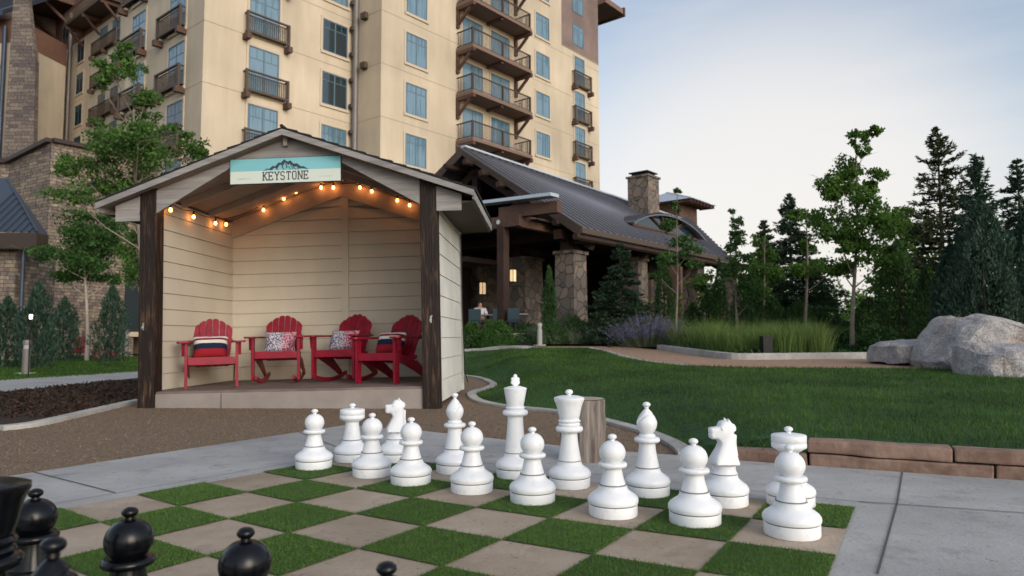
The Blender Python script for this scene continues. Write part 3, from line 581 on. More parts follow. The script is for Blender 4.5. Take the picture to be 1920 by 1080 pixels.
# roof eaves and pipes
m_ = MB(); m_.box(33.46, 36.4, -3.4, 8, 29.7, 30.15); m_.build('eave', M['soffit'], hotel); m_ = MB(); m_.box(36.4, 36.6, -3.5, 8, 29.5, 30.3); m_.build('gutter', M['beam'], hotel)
m_ = MB(); m_.box(5.0, 8.7, 46, 53.4, 35.6, 36.2); m_.bar((8.6, 46.5, 33.5), (5.5, 46.5, 35.7), .3, .3); m_.bar((8.6, 51, 33.5), (5.5, 51, 35.7), .3, .3); m_.build('eave', M['beam'], hotel)
for (x, y, z0, z1, r_) in ((9.36, -.35, 0, 34, .19), (8.45, 45.9, 0, 34.6, .2)):
    p = MB(); p.tube([(x, y, z0), (x, y, z1)], r_, 10)
    po = p.build('downpipe', M['pipe'], hotel, smooth=50)
    for i in range(10): q = MB(); z = 11.6 + i * 1.62; q.box(x - .34, x + .2, y - .05, y + .2, z, z + .22); q.build('pipe_clamp', M['rail'], po)
for z in (20.2, 17.1): q = MB(); q.box(9.42, 9.5, -1.35, -1.0, z, z + .35); q.box(9.2, 9.44, -1.4, -.95, z + .05, z + .42); q.build('wall_lamp', M['rail'], hotel)
# stone chimney tower and the far left block
tw = at(44, 200, 60); tw.z = 0
tower = MB(); tower.box(0, 0, 0, 0, 0, 0)
tower = MB(); h_ = 34
pb = [at(14, 325, 60), at(62, 325, 60), at(66, 115, 60), at(49, -30, 60), at(27, -30, 60)]
poly = [(p.x - tw.x, p.z) for p in pb]; poly = [(poly[0][0] - .8, 0), (poly[1][0], 0)] + poly[1:] 
tower.prism(poly, 0, 0.5, 'y')
to_ = tower.build('chimney_tower', M['ledgestone_tall']); to_.location = tw
tag(to_, 'tapering ledgestone chimney tower at the upper left, beside the hotel wing', 'tower')
lb = empty('lodge_wing', (at(-30, 300, 64).x, 64, 0), (0, 0, -0.12)); tag(lb, 'cream hotel wing with blue metal roof at the far upper left edge', 'building')
x1_ = at(28, 300, 64).x - at(-30, 300, 64).x
q = MB(); q.box(-8, x1_, 0, 6, 0, at(0, 82, 64).z); q.build('wall', M['stucco'], lb)
q = MB(); q.box(-8, x1_, -.05, 6, at(0, 82, 64).z, at(0, 38, 64).z); q.build('upper_siding', M['brown_siding'], lb)
zr_ = at(0, 36, 64).z; q = MB(); q.add([(-8, -1.6, zr_), (x1_ - .2, -1.6, zr_), (x1_ - .2, 5, zr_ + 5), (-8, 5, zr_ + 5), (-8, -1.6, zr_ - .5), (x1_ - .2, -1.6, zr_ - .5), (x1_ - .2, 5, zr_ + 4.5), (-8, 5, zr_ + 4.5)], [(0, 1, 2, 3), (4, 5, 1, 0), (4, 7, 6, 5), (1, 5, 6, 2), (0, 3, 7, 4), (3, 2, 6, 7)])
for i in range(16): x = -7.5 + i * .62; q.bar((x, -1.6, zr_ + .04), (x, 5, zr_ + 5.04), .05, .1)
q.build('roof', M['metal_roof'], lb)
q = MB(); xp = at(13, 200, 64).x - lb.location.x; q.tube([(xp, -.4, 0), (xp, -.4, at(0, 55, 64).z)], .2, 8); q.build('downpipe', M['metal_roof'], lb, smooth=50)
q = MB()
for py in (105, 155, 205, 255): 
    z = at(0, py, 64).z; q.box(-1, at(4, 100, 64).x - lb.location.x, -.5, 0, z - 1.3, z - .9); q.box(-1, at(4, 100, 64).x - lb.location.x, -.5, -.4, z - .9, z)
q.build('balcony_railing', M['rail'], lb)

# ================================================================== STONE GABLED BUILDING (left)
sy = 34.0; sp = at(97, 263, sy); sb = empty('stone_building', (sp.x, sy, 0)); tag(sb, 'stone clad building with sloping parapet behind the left garden', 'building')
def rel(px, py, Y): p = at(px, py, Y); return (p.x - sp.x, p.y - sy, p.z)
a0, a1, a2 = rel(17.8, 303, 36), rel(-60, 302, 36), rel(97, 263, 34)
q = MB(); R1 = rel(262, 296, 38.0)
q.add([(a1[0], 2.0, 0), (a0[0], 2.0, 0), (a0[0], 2.0, a0[2]), (a1[0], 2.0, a1[2])], [(0, 1, 2, 3)])
q.add([(a0[0], 2.0, 0), (0, 0, 0), (0, 0, a2[2]), (a0[0], 2.0, a0[2])], [(0, 1, 2, 3)])
q.add([(0, 0, 0), (R1[0], 4, 0), (R1[0], 4, R1[2]), (0, 0, a2[2])], [(0, 1, 2, 3)])
q.add([(R1[0], 4, 0), (R1[0] - 3, 8, 0), (R1[0] - 3, 8, R1[2]), (R1[0], 4, R1[2])], [(0, 1, 2, 3)])
q.build('wall', M['ledgestone'], sb, normals=False)
q = MB(); 
for a, b in (((a1[0], 2.0, a1[2]), (a0[0], 2.0, a0[2])), ((a0[0], 2.0, a0[2]), (0, 0, a2[2])), ((0, 0, a2[2]), (R1[0], 4, R1[2]))): q.bar(a, b, .5, .2)
q.build('coping', M['coping'], sb)
# dark opening at the right of the stone wall
o0, o1 = rel(231, 470, 37.2), rel(258, 625, 37.8)
q = MB()
dv = Vector((R1[0], 4, 0)).normalized(); ang_ = math.atan2(dv.y, dv.x); m4 = Matrix.Translation((dv.x * 4.2 * 1, dv.y * 4.2, 0)) @ Matrix.Rotation(ang_, 4, 'Z')
s0 = (Vector((o0[0], 0, 0)).x / dv.x); m4 = Matrix.Translation((dv.x * s0, dv.y * s0, 0)) @ Matrix.Rotation(ang_, 4, 'Z')
q.box(0, 2.4, -.05, .02, 1.2, 5.2, m4); wo = q.build('window', M['dark_glass'], sb); q = MB(); q.box(-.1, 2.5, -.15, .02, .95, 1.2, m4); q.build('sill', M['stucco_trim'], wo)
# porch roof with standing seams
pr_ = empty('porch', (at(0, 430, 27).x, 27, 0)); tag(pr_, 'blue grey standing seam porch roof on a stone pier at the left edge', 'porch')
def relp(px, py, Y): p = at(px, py, Y); return Vector((p.x - pr_.location.x, p.y - 27, p.z))
e0, e1, t0, t1 = relp(-90, 432, 27), relp(69, 436, 27), relp(-90, 332, 30), relp(12, 334, 30)
q = MB(); q.add([e0, e1, t1, t0], [(0, 1, 2, 3)]); q.add([e1, e1 + Vector((0, .7, 0)), t1 + Vector((0, .1, 0)), t1], [(0, 1, 2, 3)])
for i in range(9):
    f_ = i / 8; a = e0.lerp(e1, .25 + f_ * .75); b = Vector((a.x, t0.y, t0.z)); 
    if b.x > t1.x: k = (e1.x - a.x) / (e1.x - t1.x); b = e1.lerp(t1, 1 - 0) ; b = Vector((a.x, e1.y + (t1.y - e1.y) * k, e1.z + (t1.z - e1.z) * k))
    q.bar(a + Vector((0, 0, .02)), b + Vector((0, 0, .02)), .05, .09)
q.bar(e1 + Vector((0, 0, .02)), t1 + Vector((0, 0, .02)), .08, .1)
q.build('roof', M['metal_roof'], pr_, normals=False)
q = MB(); q.box(e0.x, e1.x, 0, .7, e1.z - .62, e1.z - .01); q.build('fascia', M['coping'], pr_)
q = MB(); q.box(e0.x, relp(36, 500, 27.8).x, .6, 3, 0, e1.z - .62); q.build('pier', M['ledgestone'], pr_)
q = MB(); xx = relp(43, 500, 27.5).x; q.tube([(xx, .5, 0), (xx, .5, e1.z - .3)], .08, 8); q.build('downpipe', M['metal_roof'], pr_, smooth=50)
# ================================================================== TIMBER LODGE PAVILION
PV = at(868, 277, 30.0); FL = 1.0; pav = tag(empty('pavilion', (PV.x, PV.y, 0), (0, 0, hang)), 'open timber pavilion with grey metal roof and rubble stone columns', 'pavilion')
RZ = PV.z; WD = 6.45; EZ = 4.86; RT = 21.5; ET = 13.4; SLP = (RZ - EZ) / WD
q = MB(); th = .22
def roofside(s):
    a = [(-.0, 0, RZ), (.0 - .5, s * WD, EZ), (ET, s * WD, EZ), (RT, 0, RZ - .5)]; b = [(x, y, z - th) for x, y, z in a]
    q.add(a + b, [(0, 1, 2, 3), (7, 6, 5, 4), (0, 4, 5, 1), (1, 5, 6, 2), (2, 6, 7, 3), (3, 7, 4, 0)])
roofside(-1); roofside(1)
ns = 46
for i in range(ns + 1):
    x = -.4 + (ET + 8) * i / ns
    f_ = 1.0 if x <= ET else max(0.05, 1 - (x - ET) / (RT - ET))
    q.bar((x * 1.0, 0, RZ + .03 - (.5 * max(0, x) / RT)), (min(x, 99) if x <= ET else x, -WD * f_, RZ + .03 - (RZ - EZ) * f_), .05, .07)
for i in range(44):      # snow guards: small clips along the lower roof
    x = -.2 + i * .31
    for dy in (.35, .8): y = -WD + dy + (.1 if i % 2 else 0); z = RZ + SLP * y; q.box(x, x + .03, y - .02, y + .02, z, z + .06)
q.build('roof', M['lodge_roof'], pav, normals=False)
q = MB(); q.bar((-.03, 0, RZ - .14), (-.53, -WD, EZ - .14), .08, .34); q.bar((-.03, 0, RZ - .14), (-.53, WD, EZ - .14), .08, .34); q.bar((-.5, -WD - .02, EZ - .1), (ET, -WD - .02, EZ - .1), .08, .2)
q.build('fascia', M['rail'], pav)
q = MB(); q.bar((0, 0, RZ + .06), (RT, 0, RZ - .44), .3, .08); q.build('ridge_cap', M['galv'], pav)
# rafters ends, purlins and king-post trusses
q = MB()
for k in range(7): 
    y = -.6 - k * .95; z = RZ - SLP * -y - .42; q.tube([(-.55 - .02 * k, y, z), (ET, y, z)], .13, 7); q.tube([(-.5, -y, z), (ET, -y, z)], .13, 7)
for x in (.9, 5.2, 9.5, 13.2):
    q.bar((x, 0, RZ - .9), (x, -WD + .4, EZ - .5), .3, .34); q.bar((x, 0, RZ - .9), (x, WD - .4, EZ - .5), .3, .34)
    q.bar((x, -5.6, EZ + .1), (x, 5.6, EZ + .1), .3, .36); q.bar((x, 0, EZ), (x, 0, RZ - 1), .3, .3); q.bar((x, 0, EZ + .3), (x, -2.7, 6.6), .26, .26); q.bar((x, 0, EZ + .3), (x, 2.7, 6.6), .26, .26)
q.build('truss', M['timber'], pav)
# front porch beam, posts
def pvh(px, py, off):   # point on the plane y=off of the pavilion frame
    d = ray(px, py); n_ = Vector((-d1.y, d1.x, 0)); o = Vector((PV.x, PV.y, 0)); t = (off + o.dot(n_)) / d.dot(n_); P = Vector((0, 0, CAM_H)) + d * t; l = P - o; return l.dot(d1), l.z
def pvx(px, py, off):   # plane x=off
    d = ray(px, py); o = Vector((PV.x, PV.y, 0)); t = (off + o.dot(d1)) / d.dot(d1); P = Vector((0, 0, CAM_H)) + d * t; l = P - o; return l.dot(d2), l.z
xp_ = -1.9
yA, zA = pvx(943, 425, xp_); y2, zb = pvx(1048, 408, xp_); yl, zl = pvx(868, 420, xp_)
q = MB(); q.box(xp_ - .16, xp_ + .16, yA - .16, yA + .16, FL - .5, zA); q.build('post', M['timber'], pav)
q = MB(); q.bar((xp_, yl + 2, zA + .15), (xp_, yA - .9, zA + .15), .3, .42); q.bar((xp_, yA + .1, zA + .5), (xp_ + .3, y2 + .2, zA + .5), .3, .42); q.box(xp_, 2, yA - .9, yA - .6, zA - .1, zA + .35); q.build('beam', M['beam'], pav)
q = MB(); q.bar((xp_ - .1, yA + 1.0, zA + .98), (xp_ - .1, y2 + .1, zA + .86), .5, .12); q.build('flashing', M['galv'], pav)
q = MB(); q.tube([(xp_ - .17, yA + .05, zA + .15), (xp_ - .22, yA + .05, zA + .15)], .09, 10); q.build('bolt_plate', M['steel'], pav)
def column(px, off, ztop_px, wd, bands=True):
    x, zt = pvh(px, ztop_px, off); q = MB()
    ws = wd / 2; q.add([(x - ws * 1.12, off - ws * 1.12, 0), (x + ws * 1.12, off - ws * 1.12, 0), (x + ws * 1.12, off + ws * 1.12, 0), (x - ws * 1.12, off + ws * 1.12, 0), (x - ws, off - ws, zt), (x + ws, off - ws, zt), (x + ws, off + ws, zt), (x - ws, off + ws, zt)], [(0, 3, 2, 1), (4, 5, 6, 7), (0, 1, 5, 4), (1, 2, 6, 5), (2, 3, 7, 6), (3, 0, 4, 7)])
    c = q.build('column', M['rubble'], pav); q = MB(); q.box(x - ws - .07, x + ws + .07, off - ws - .07, off + ws + .07, zt, zt + .13); q.build('capstone', M['rubble'], c)
    q = MB(); q.box(x - .42, x - .08, off - .2, off + .2, zt + .13, EZ + .1); q.box(x + .08, x + .42, off - .2, off + .2, zt + .13, EZ + .1); q.bar((x - .1, off, zt + .5), (x - .1, off - 1.1, EZ - .35), .2, .22); q.bar((x + .3, off, zt + .5), (x + 1.6, off, EZ - .1), .2, .22); q.build('post', M['timber'], c); return x, zt
XC = [column(1070, -5.2, 478, .86)]
for px, zt_ in ((1190, 490), (1300, 500), (1372, 505)): XC.append(column(px, -5.2, zt_, .8))
column(980, -1.2, 490, 1.25); column(900, 3.0, 500, 1.2)
for px in (1130, 1235): column(px, 4.2, 500, .8)
q = MB(); q.bar((-.4, -5.3, EZ - .12), (ET, -5.3, EZ - .12), .34, .36); q.bar((-.4, 5.3, EZ - .1), (ET, 5.3, EZ - .1), .34, .36); q.build('beam', M['timber'], pav)
q = MB(); q.box(-3.5, ET + 1, -5.6, 9, FL - .9, FL); q.build('floor', M['porch'], pav)
# near-black back wall with openings; ceiling sheet and end panel added to darken inside
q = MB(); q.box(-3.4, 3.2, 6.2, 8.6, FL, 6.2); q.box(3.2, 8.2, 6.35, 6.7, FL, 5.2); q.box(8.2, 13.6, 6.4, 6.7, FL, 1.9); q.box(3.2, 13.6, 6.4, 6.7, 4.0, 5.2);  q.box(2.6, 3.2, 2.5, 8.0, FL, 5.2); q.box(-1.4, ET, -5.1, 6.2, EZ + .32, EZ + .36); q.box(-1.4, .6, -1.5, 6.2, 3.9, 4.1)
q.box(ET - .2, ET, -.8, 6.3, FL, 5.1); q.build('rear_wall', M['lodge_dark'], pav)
q = MB()
for i in range(5): x = 8.5 + i * 1.1; q.box(x, x + .07, 6.3, 6.4, 1.9, 4.0)
for z in (2.5, 3.2): q.box(8.2, 13.6, 6.3, 6.38, z, z + .06)
q.build('glazing_bars', M['timber'], pav)
# eyebrow dormer
dx0, _ = pvh(1145, 400, -3.9); 
def slope_pt(px, py):   # on the near roof plane
    d = ray(px, py); nrm = (d2 * -SLP + Vector((0, 0, 1)) * 1.0); # z = RZ + SLP*y_local (y<=0)
    o = Vector((PV.x, PV.y, RZ)); t = ((o - Vector((0, 0, CAM_H))).dot(nrm)) / d.dot(nrm); P = Vector((0, 0, CAM_H)) + d * t; l = P - Vector((PV.x, PV.y, 0)); return l.dot(d1), l.dot(d2), l.z
A_ = slope_pt(1166, 414); B_ = slope_pt(1310, 452); A_ = (A_[0], (A_[1] + B_[1]) / 2); B_ = (B_[0], A_[1])
yw = A_[1] - .15; zw = RZ + SLP * yw; q = MB(); cx = (A_[0] + B_[0]) / 2; hw = (B_[0] - A_[0]) / 2; hh = .80; pts_f, pts_b = [], []
N_ = 24
for i in range(N_ + 1):
    t = -1 + 2 * i / N_; x = cx + t * hw; zz = zw + .06 + hh * max(0, 1 - t * t) ** .85; yb = yw + (zz - zw) / SLP + .35; pts_f.append((x, yw - .35, zz)); pts_b.append((x * .96 + cx * .04, yb, zz + .02))
vs = pts_f + pts_b + [(x, y, z - .1) for x, y, z in pts_f]; n_ = N_ + 1
q.add(vs, [(i, i + 1, n_ + i + 1, n_ + i) for i in range(N_)]); dm = q.build('dormer_roof', M['lodge_roof'], pav, normals=False, smooth=60)
q = MB()
for i in range(0, N_ + 1): q.bar((pts_f[i][0], pts_f[i][1], pts_f[i][2] + .02), (pts_b[i][0], pts_b[i][1], pts_b[i][2] + .02), .03, .05)
q.build('seam', M['lodge_roof'], dm)
q = MB()
for i in range(N_): q.bar(Vector(pts_f[i]) - Vector((0, 0, .07)), Vector(pts_f[i + 1]) - Vector((0, 0, .07)), .05, .07)
q.build('fascia', M['lodge_roof'], dm)
q = MB(); q.add([(x, yw, z - .1) for x, y, z in pts_f] + [(B_[0], yw, zw - .1), (A_[0], yw, zw - .1)], [tuple(range(n_ + 2))]); q.build('glazing', M['dark_glass'], dm, normals=False)
q = MB()
for t in (-.45, -.15, .15, .45): q.bar((cx, yw - .05, zw + .02), (cx + t * hw, yw - .05, zw + hh * (1 - t * t) ** .85), .06, .09)
q.bar((A_[0] + .3, yw - .06, zw + .04), (B_[0] - .3, yw - .06, zw + .04), .06, .1)
q.build('mullion', M['beam'], dm)
# snow guards: small clips along the lower roof
# chimney
cX, cY, cZ = slope_pt(1205, 385); q = MB(); Pc = at(1206, 336, 38); ch_l = (Pc.to_2d().to_3d() - Vector((PV.x, PV.y, 0)))
cx_, cy_ = ch_l.dot(d1), ch_l.dot(d2); zt = at(1206, 336, 38).z
q.box(cx_ - .62, cx_ + .62, cy_ - .62, cy_ + .62, 4.0, zt); ch = q.build('chimney', M['rubble'], pav)
q = MB(); q.box(cx_ - .7, cx_ + .7, cy_ - .7, cy_ + .7, zt, zt + .1); q.build('capstone', M['rubble'], ch)
q = MB(); q.box(cx_ - .45, cx_ + .45, cy_ - .45, cy_ + .45, zt + .1, zt + .27); q.box(cx_ - .58, cx_ + .58, cy_ - .58, cy_ + .58, zt + .27, zt + .33); q.build('chimney_cap', M['black_metal'], ch)
# far tower roof behind the chimney
fr = at(1275, 390, 62); ft = tag(empty('lodge_tower', (fr.x, 62, 0), (0, 0, hang)), 'far lodge tower with pale overhanging seamed roof right of the stone chimney', 'tower')
q = MB(); q.box(-2.2, 1.3, -1.0, 3, 0, fr.z + .3); q.build('wall', M['beam'], ft)
q = MB(); zz = fr.z + .15; q.add([(-3, -2.5, zz), (2.0, -2.5, zz), (2.0, 4, zz), (-3, 4, zz), (-.5, 1, zz + 1.3)], [(0, 1, 4), (1, 2, 4), (2, 3, 4), (3, 0, 4), (3, 2, 1, 0)])
for i in range(9): 
    f_ = i / 8; q.bar((-3 + 5 * f_, -2.5, zz + .03), (-.5, 1, zz + 1.33), .06, .08); q.bar((2, -2.5 + 6.5 * f_, zz + .03), (-.5, 1, zz + 1.33), .06, .08)
q.build('roof', M['galv'], ft, normals=False)
q = MB()
for i in range(8): q.box(-2.8 + i * .65, -2.68 + i * .65, -2.4, -1, zz - .25, zz - .03); q.box(1.3, 1.9, -2.3 + i * .8, -2.18 + i * .8, zz - .25, zz - .03)
q.build('rafter', M['beam'], ft)
# things inside the pavilion
def lantern(px, py, Y, label, wall=True, s=1.0):
    p = at(px, py, Y); e = tag(empty('wall_lantern', p, (0, 0, hang)), label, 'lantern'); q = MB(); q.box(-.13 * s, .13 * s, -.1 * s, .1 * s, -.3 * s, .3 * s); q.build('shade', M['lamp_glow'], e, bevel=.02)
    q = MB(); 
    for z in (-.33, .3): q.box(-.16 * s, .16 * s, -.13 * s, .13 * s, z * s, z * s + .04 * s)
    for x in (-.14, .12): q.box(x * s, x * s + .02, -.12 * s, -.10 * s, -.3 * s, .3 * s)
    q.box(-.03, .03, -.03, .4, .33 * s, .38 * s); q.build('lantern_frame', M['black_metal'], e)
lantern(962, 517, 28.0, 'glowing lantern on the nearer rubble column inside the pavilion', s=.8); lantern(905, 541, 32.5, 'dimmer glowing lantern deep inside the pavilion above the seated guest', s=.9)
# seated guest and dining furniture
def table(px, py, Y, label):
    p = at(px, py, Y); e = tag(empty('dining_table', (p.x, p.y, FL)), label, 'table'); q = MB(); q.box(-.55, .55, -.45, .45, .70, .74); q.build('tabletop', M['curb'], e, bevel=.01); q = MB(); q.box(-.05, .05, -.05, .05, .04, .70); q.box(-.3, .3, -.04, .04, 0, .04); q.box(-.04, .04, -.3, .3, 0.001, .041); q.build('pedestal', M['black_metal'], e)
table(915, 590, 27.5, 'pale dining table before the seated guest in the dark pavilion'); table(963, 590, 26.8, 'pale dining table beside the timber post of the pavilion')
def dchair(px, Y, rz, label):
    p = at(px, 600, Y); e = tag(empty('dining_chair', (p.x, p.y, FL), (0, 0, rz)), label, 'chair', 'teal dining chairs in the pavilion'); q = MB(); q.box(-.24, .24, -.24, .24, .40, .48); q.build('seat', M['teal'], e, bevel=.03); q = MB(); q.box(-.24, .24, .20, .27, .48, .92); q.build('backrest', M['teal'], e, bevel=.03)
    for x in (-.2, .2):
        for y in (-.2, .2): q = MB(); q.tube([(x, y, 0), (x * .95, y * .95, .4)], .016, 6); q.build('leg', M['black_metal'], e)
dchair(893, 26.6, math.pi - .2, 'teal dining chair back nearest the shed, before the seated guest'); dchair(936, 26.3, math.pi, 'teal dining chair just right of the timber post'); dchair(958, 26.0, math.pi + .4, 'teal dining chair in front of the rubble column')
pp = at(900, 580, 28.3); per = tag(empty('person', (pp.x, pp.y, FL), (0, 0, .3)), 'seated guest in a white shirt at a table inside the dark pavilion', 'person')
def skin_body(chains, name, m_, parent, sub=1):
    me = bpy.data.meshes.new(name); bm = bmesh.new(); dic = {}; rad = []
    def gv(p):
        k = tuple(round(c, 4) for c in p[:3])
        if k not in dic: dic[k] = bm.verts.new(k); rad.append(p[3])
        return dic[k]
    for ch in chains:
        for a, b in zip(ch, ch[1:]):
            va, vb = gv(a), gv(b)
            if va is not vb and not bm.edges.get((va, vb)): bm.edges.new((va, vb))
    bm.to_mesh(me); bm.free(); o = bpy.data.objects.new(name, me); C.objects.link(o)
    md = o.modifiers.new('s', 'SKIN'); 
    for i, v in enumerate(me.skin_vertices[0].data): v.radius = (rad[i], rad[i])
    me.skin_vertices[0].data[0].use_root = True
    ss = o.modifiers.new('u', 'SUBSURF'); ss.levels = sub; ss.render_levels = sub
    dg = bpy.context.evaluated_depsgraph_get(); ev = o.evaluated_get(dg); me2 = bpy.data.meshes.new_from_object(ev); o.modifiers.clear(); o.data = me2; me2.materials.append(m_)
    for p in me2.polygons: p.use_smooth = True
    o.parent = parent; return o
skin_body([[(0, 0, .5, .16), (0, .02, .75, .15), (0, .02, .98, .13), (0, .01, 1.08, .06), (0, -.01, 1.18, .095), (0, -.02, 1.27, .085)],
           [(0, .02, .98, .13), (-.19, .0, .98, .07), (-.25, -.1, .76, .055), (-.15, -.32, .77, .035)], [(0, .02, .98, .13), (.19, .0, .98, .07), (.25, -.1, .76, .055), (.15, -.32, .77, .035)],
           [(0, 0, .5, .16), (-.12, -.1, .5, .1), (-.13, -.45, .5, .07), (-.13, -.42, .05, .045), (-.13, -.55, .04, .04)], [(0, 0, .5, .16), (.12, -.1, .5, .1), (.13, -.45, .5, .07), (.13, -.42, .05, .045), (.13, -.55, .04, .04)]], 'body', M['skin'], per)
skin_body([[(0, .0, .52, .17), (0, .02, .75, .165), (0, .02, .99, .14)], [(0, .02, .99, .14), (-.19, .0, .985, .085), (-.25, -.09, .78, .07), (-.18, -.26, .775, .05)], [(0, .02, .99, .14), (.19, .0, .985, .085), (.25, -.09, .78, .07), (.18, -.26, .775, .05)]], 'shirt', M['shirt'], per)
q = MB(); q.lathe([(.001, .0), (.09, .03), (.108, .10), (.10, .15), (.05, .2), (.001, .21)], 14, Matrix.Translation((0, .02, 1.13))); q.build('hair', M['hair'], per, smooth=60)
dchair(903, 28.6, .3, 'teal dining chair the seated guest sits on')

# ================================================================== SHED
HT = 0.0216; HYAW = -0.053; HO = Vector((-4.5745, 8.642, 0)); HW = 3.7159; HD = 2.30; HS = 0.19
shed = tag(empty('shed', HO, (0, -HT, HYAW)), 'open fronted cream clapboard shed with dark posts and grey gabled roof', 'shed')
HM = Matrix.Translation(HO) @ Matrix.Rotation(HYAW, 4, 'Z') @ Matrix.Rotation(-HT, 4, 'Y')
ZR, ZE, OS, OF = 3.378, 2.543, 0.477, 0.12; XR = HW / 2
for x0 in (0, HW - .205):
    q = MB(); q.box(x0, x0 + .205, 0, .19, -.12, ZE + (OS + .1) / (XR + OS) * (ZR - ZE) - .04); po = q.build('post', M['post'], shed, bevel=.008)
    q = MB(); 
    for z in (.98,): q.tube([(x0 + .06 + (.05 if x0 else 0), -.004, z), (x0 + .06 + (.05 if x0 else 0), -.022, z)], .013, 6); q.tube([(x0 + .075 + (.05 if x0 else 0), -.004, z + .05), (x0 + .075 + (.05 if x0 else 0), -.02, z + .05)], .010, 8); q.box(x0 + .055 + (.05 if x0 else 0), x0 + .075 + (.05 if x0 else 0), -.008, -.002, z - .03, z + .05)
    q.build('hook', M['steel'], po)
def rz(x, off=0.0): return ZR - (ZR - ZE) * abs(x - XR) / (XR + OS) - off
# lapped boards
def lap(mb, p0, p1, z0, z1f, pitch, nrm, th=0.018):
    p0 = Vector((*p0, 0)); p1 = Vector((*p1, 0)); n = Vector((*nrm, 0)).normalized(); z = z0; 
    while True:
        zt = z + pitch
        za, zb = min(zt, z1f(p0)), min(zt, z1f(p1))
        if z >= max(z1f(p0), z1f(p1), z1f((p0 + p1) / 2)) - .03: break
        def cut(P, Q, zz):  # clip the board where the gable is lower than its bottom
            if z1f(P) >= z: return P
            lo, hi = P, Q
            for _ in range(30):
                md = (lo + hi) / 2
                if z1f(md) < z: lo = md
                else: hi = md
            return hi
        mids = [cut(p0, p1, z)] ; q1 = cut(p1, p0, z)
        cand = [mids[0]]
        if abs(nrm[0]) < .5 and cand[0].x < XR < q1.x: cand.append(Vector((XR, p0.y, 0)))
        cand.append(q1)
        for A, B in zip(cand, cand[1:]):
            zA, zB = min(zt, max(z1f(A), z)), min(zt, max(z1f(B), z))
            bt, tp = n * th, n * .010; g_ = .013; g_ = .007; gz = z + min(g_, max(zA, zB) - z - .001)
            mb.add([A + bt + Vector((0, 0, gz)), B + bt + Vector((0, 0, gz)), B + tp + Vector((0, 0, max(zB, gz))), A + tp + Vector((0, 0, max(zA, gz))), A - n * .02 + Vector((0, 0, gz)), B - n * .02 + Vector((0, 0, gz)), A - n * .02 + Vector((0, 0, zA)), B - n * .02 + Vector((0, 0, zB))], [(0, 1, 2, 3), (0, 4, 5, 1), (3, 2, 7, 6)])
        z += pitch
q = MB(); top = lambda P: rz(P.x, .12)
lap(q, (.12, HD), (HW - .12, HD), HS, top, .205, (0, -1)); q.build('rear_wall', M['siding'], shed, normals=False)
zs = rz(0, .14)
q = MB(); lap(q, (.12, .1), (.12, HD), HS, lambda P: rz(.12, .12), .205, (1, 0)); q.build('side_wall', M['siding'], shed, normals=False)
q = MB(); lap(q, (HW - .12, HD), (HW - .12, .1), HS, lambda P: rz(.12, .12), .205, (-1, 0)); q.build('side_wall', M['siding'], shed, normals=False)
q = MB(); q.box(HW - .115, HW - .04, .19, HD + .04, .10, rz(.12, .14)); q.box(.0, .115, .19, HD + .04, -.1, rz(.12, .14)); q.box(.115, HW - .115, HD + .005, HD + .05, -.1, rz(.12, .14)); q.add([(.115, HD + .006, rz(.12, .14)), (HW - .115, HD + .006, rz(.12, .14)), (XR, HD + .006, ZR - .13)], [(0, 1, 2)]); q.build('sheathing', M['ply'], shed)
q = MB(); lap(q, (HW - .03, .19), (HW - .03, HD + .04), -.02, lambda P: rz(.12, .14), .262, (1, 0)); 
q.build('outer_side_wall', M['siding_side'], shed, normals=False)
q = MB(); lap(q, (0, HD + .04), (0, .19), 0.0, lambda P: rz(.12, .14), .262, (-1, 0)); q.build('outer_side_wall', M['siding_side'], shed, normals=False)
q = MB(); q.box(HW - .035, HW + .005, HD + .0, HD + .07, -.02, rz(.12, .14)); q.build('corner_trim', M['siding_side'], shed)
q = MB(); q.tube([(HW + .01, HD - .03, 2.35), (HW + .012, HD - .02, 1.2), (HW + .03, HD - .035, .25), (HW + .08, HD - .08, .10)], .009, 6); q.build('cable', M['cord'], shed)
q = MB(); q.box(XR + .06 - .052, XR + .06 + .052, HD - .04, HD - .002, HS, ZR - .2); q.build('batten', M['siding'], shed)
# rear rake boards (lit by the bulbs)
for s in (-1, 1):
    q = MB(); x0 = XR + s * (XR - .12); q.prism([(x0, rz(.12, .10)), (XR, ZR - .11), (XR, ZR - .37), (x0, rz(.12, .36))], HD - .05, HD - .022, 'y'); q.build('rake_board', M['ply'], shed)
# porch slab
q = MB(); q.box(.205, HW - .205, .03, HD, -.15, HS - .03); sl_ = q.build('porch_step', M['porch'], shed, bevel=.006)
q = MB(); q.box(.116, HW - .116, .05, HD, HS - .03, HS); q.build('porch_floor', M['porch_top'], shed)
q = MB(); q.box(1.03, 1.036, .027, .032, -.1, HS - .03); q.build('joint', M['black_metal'], sl_)
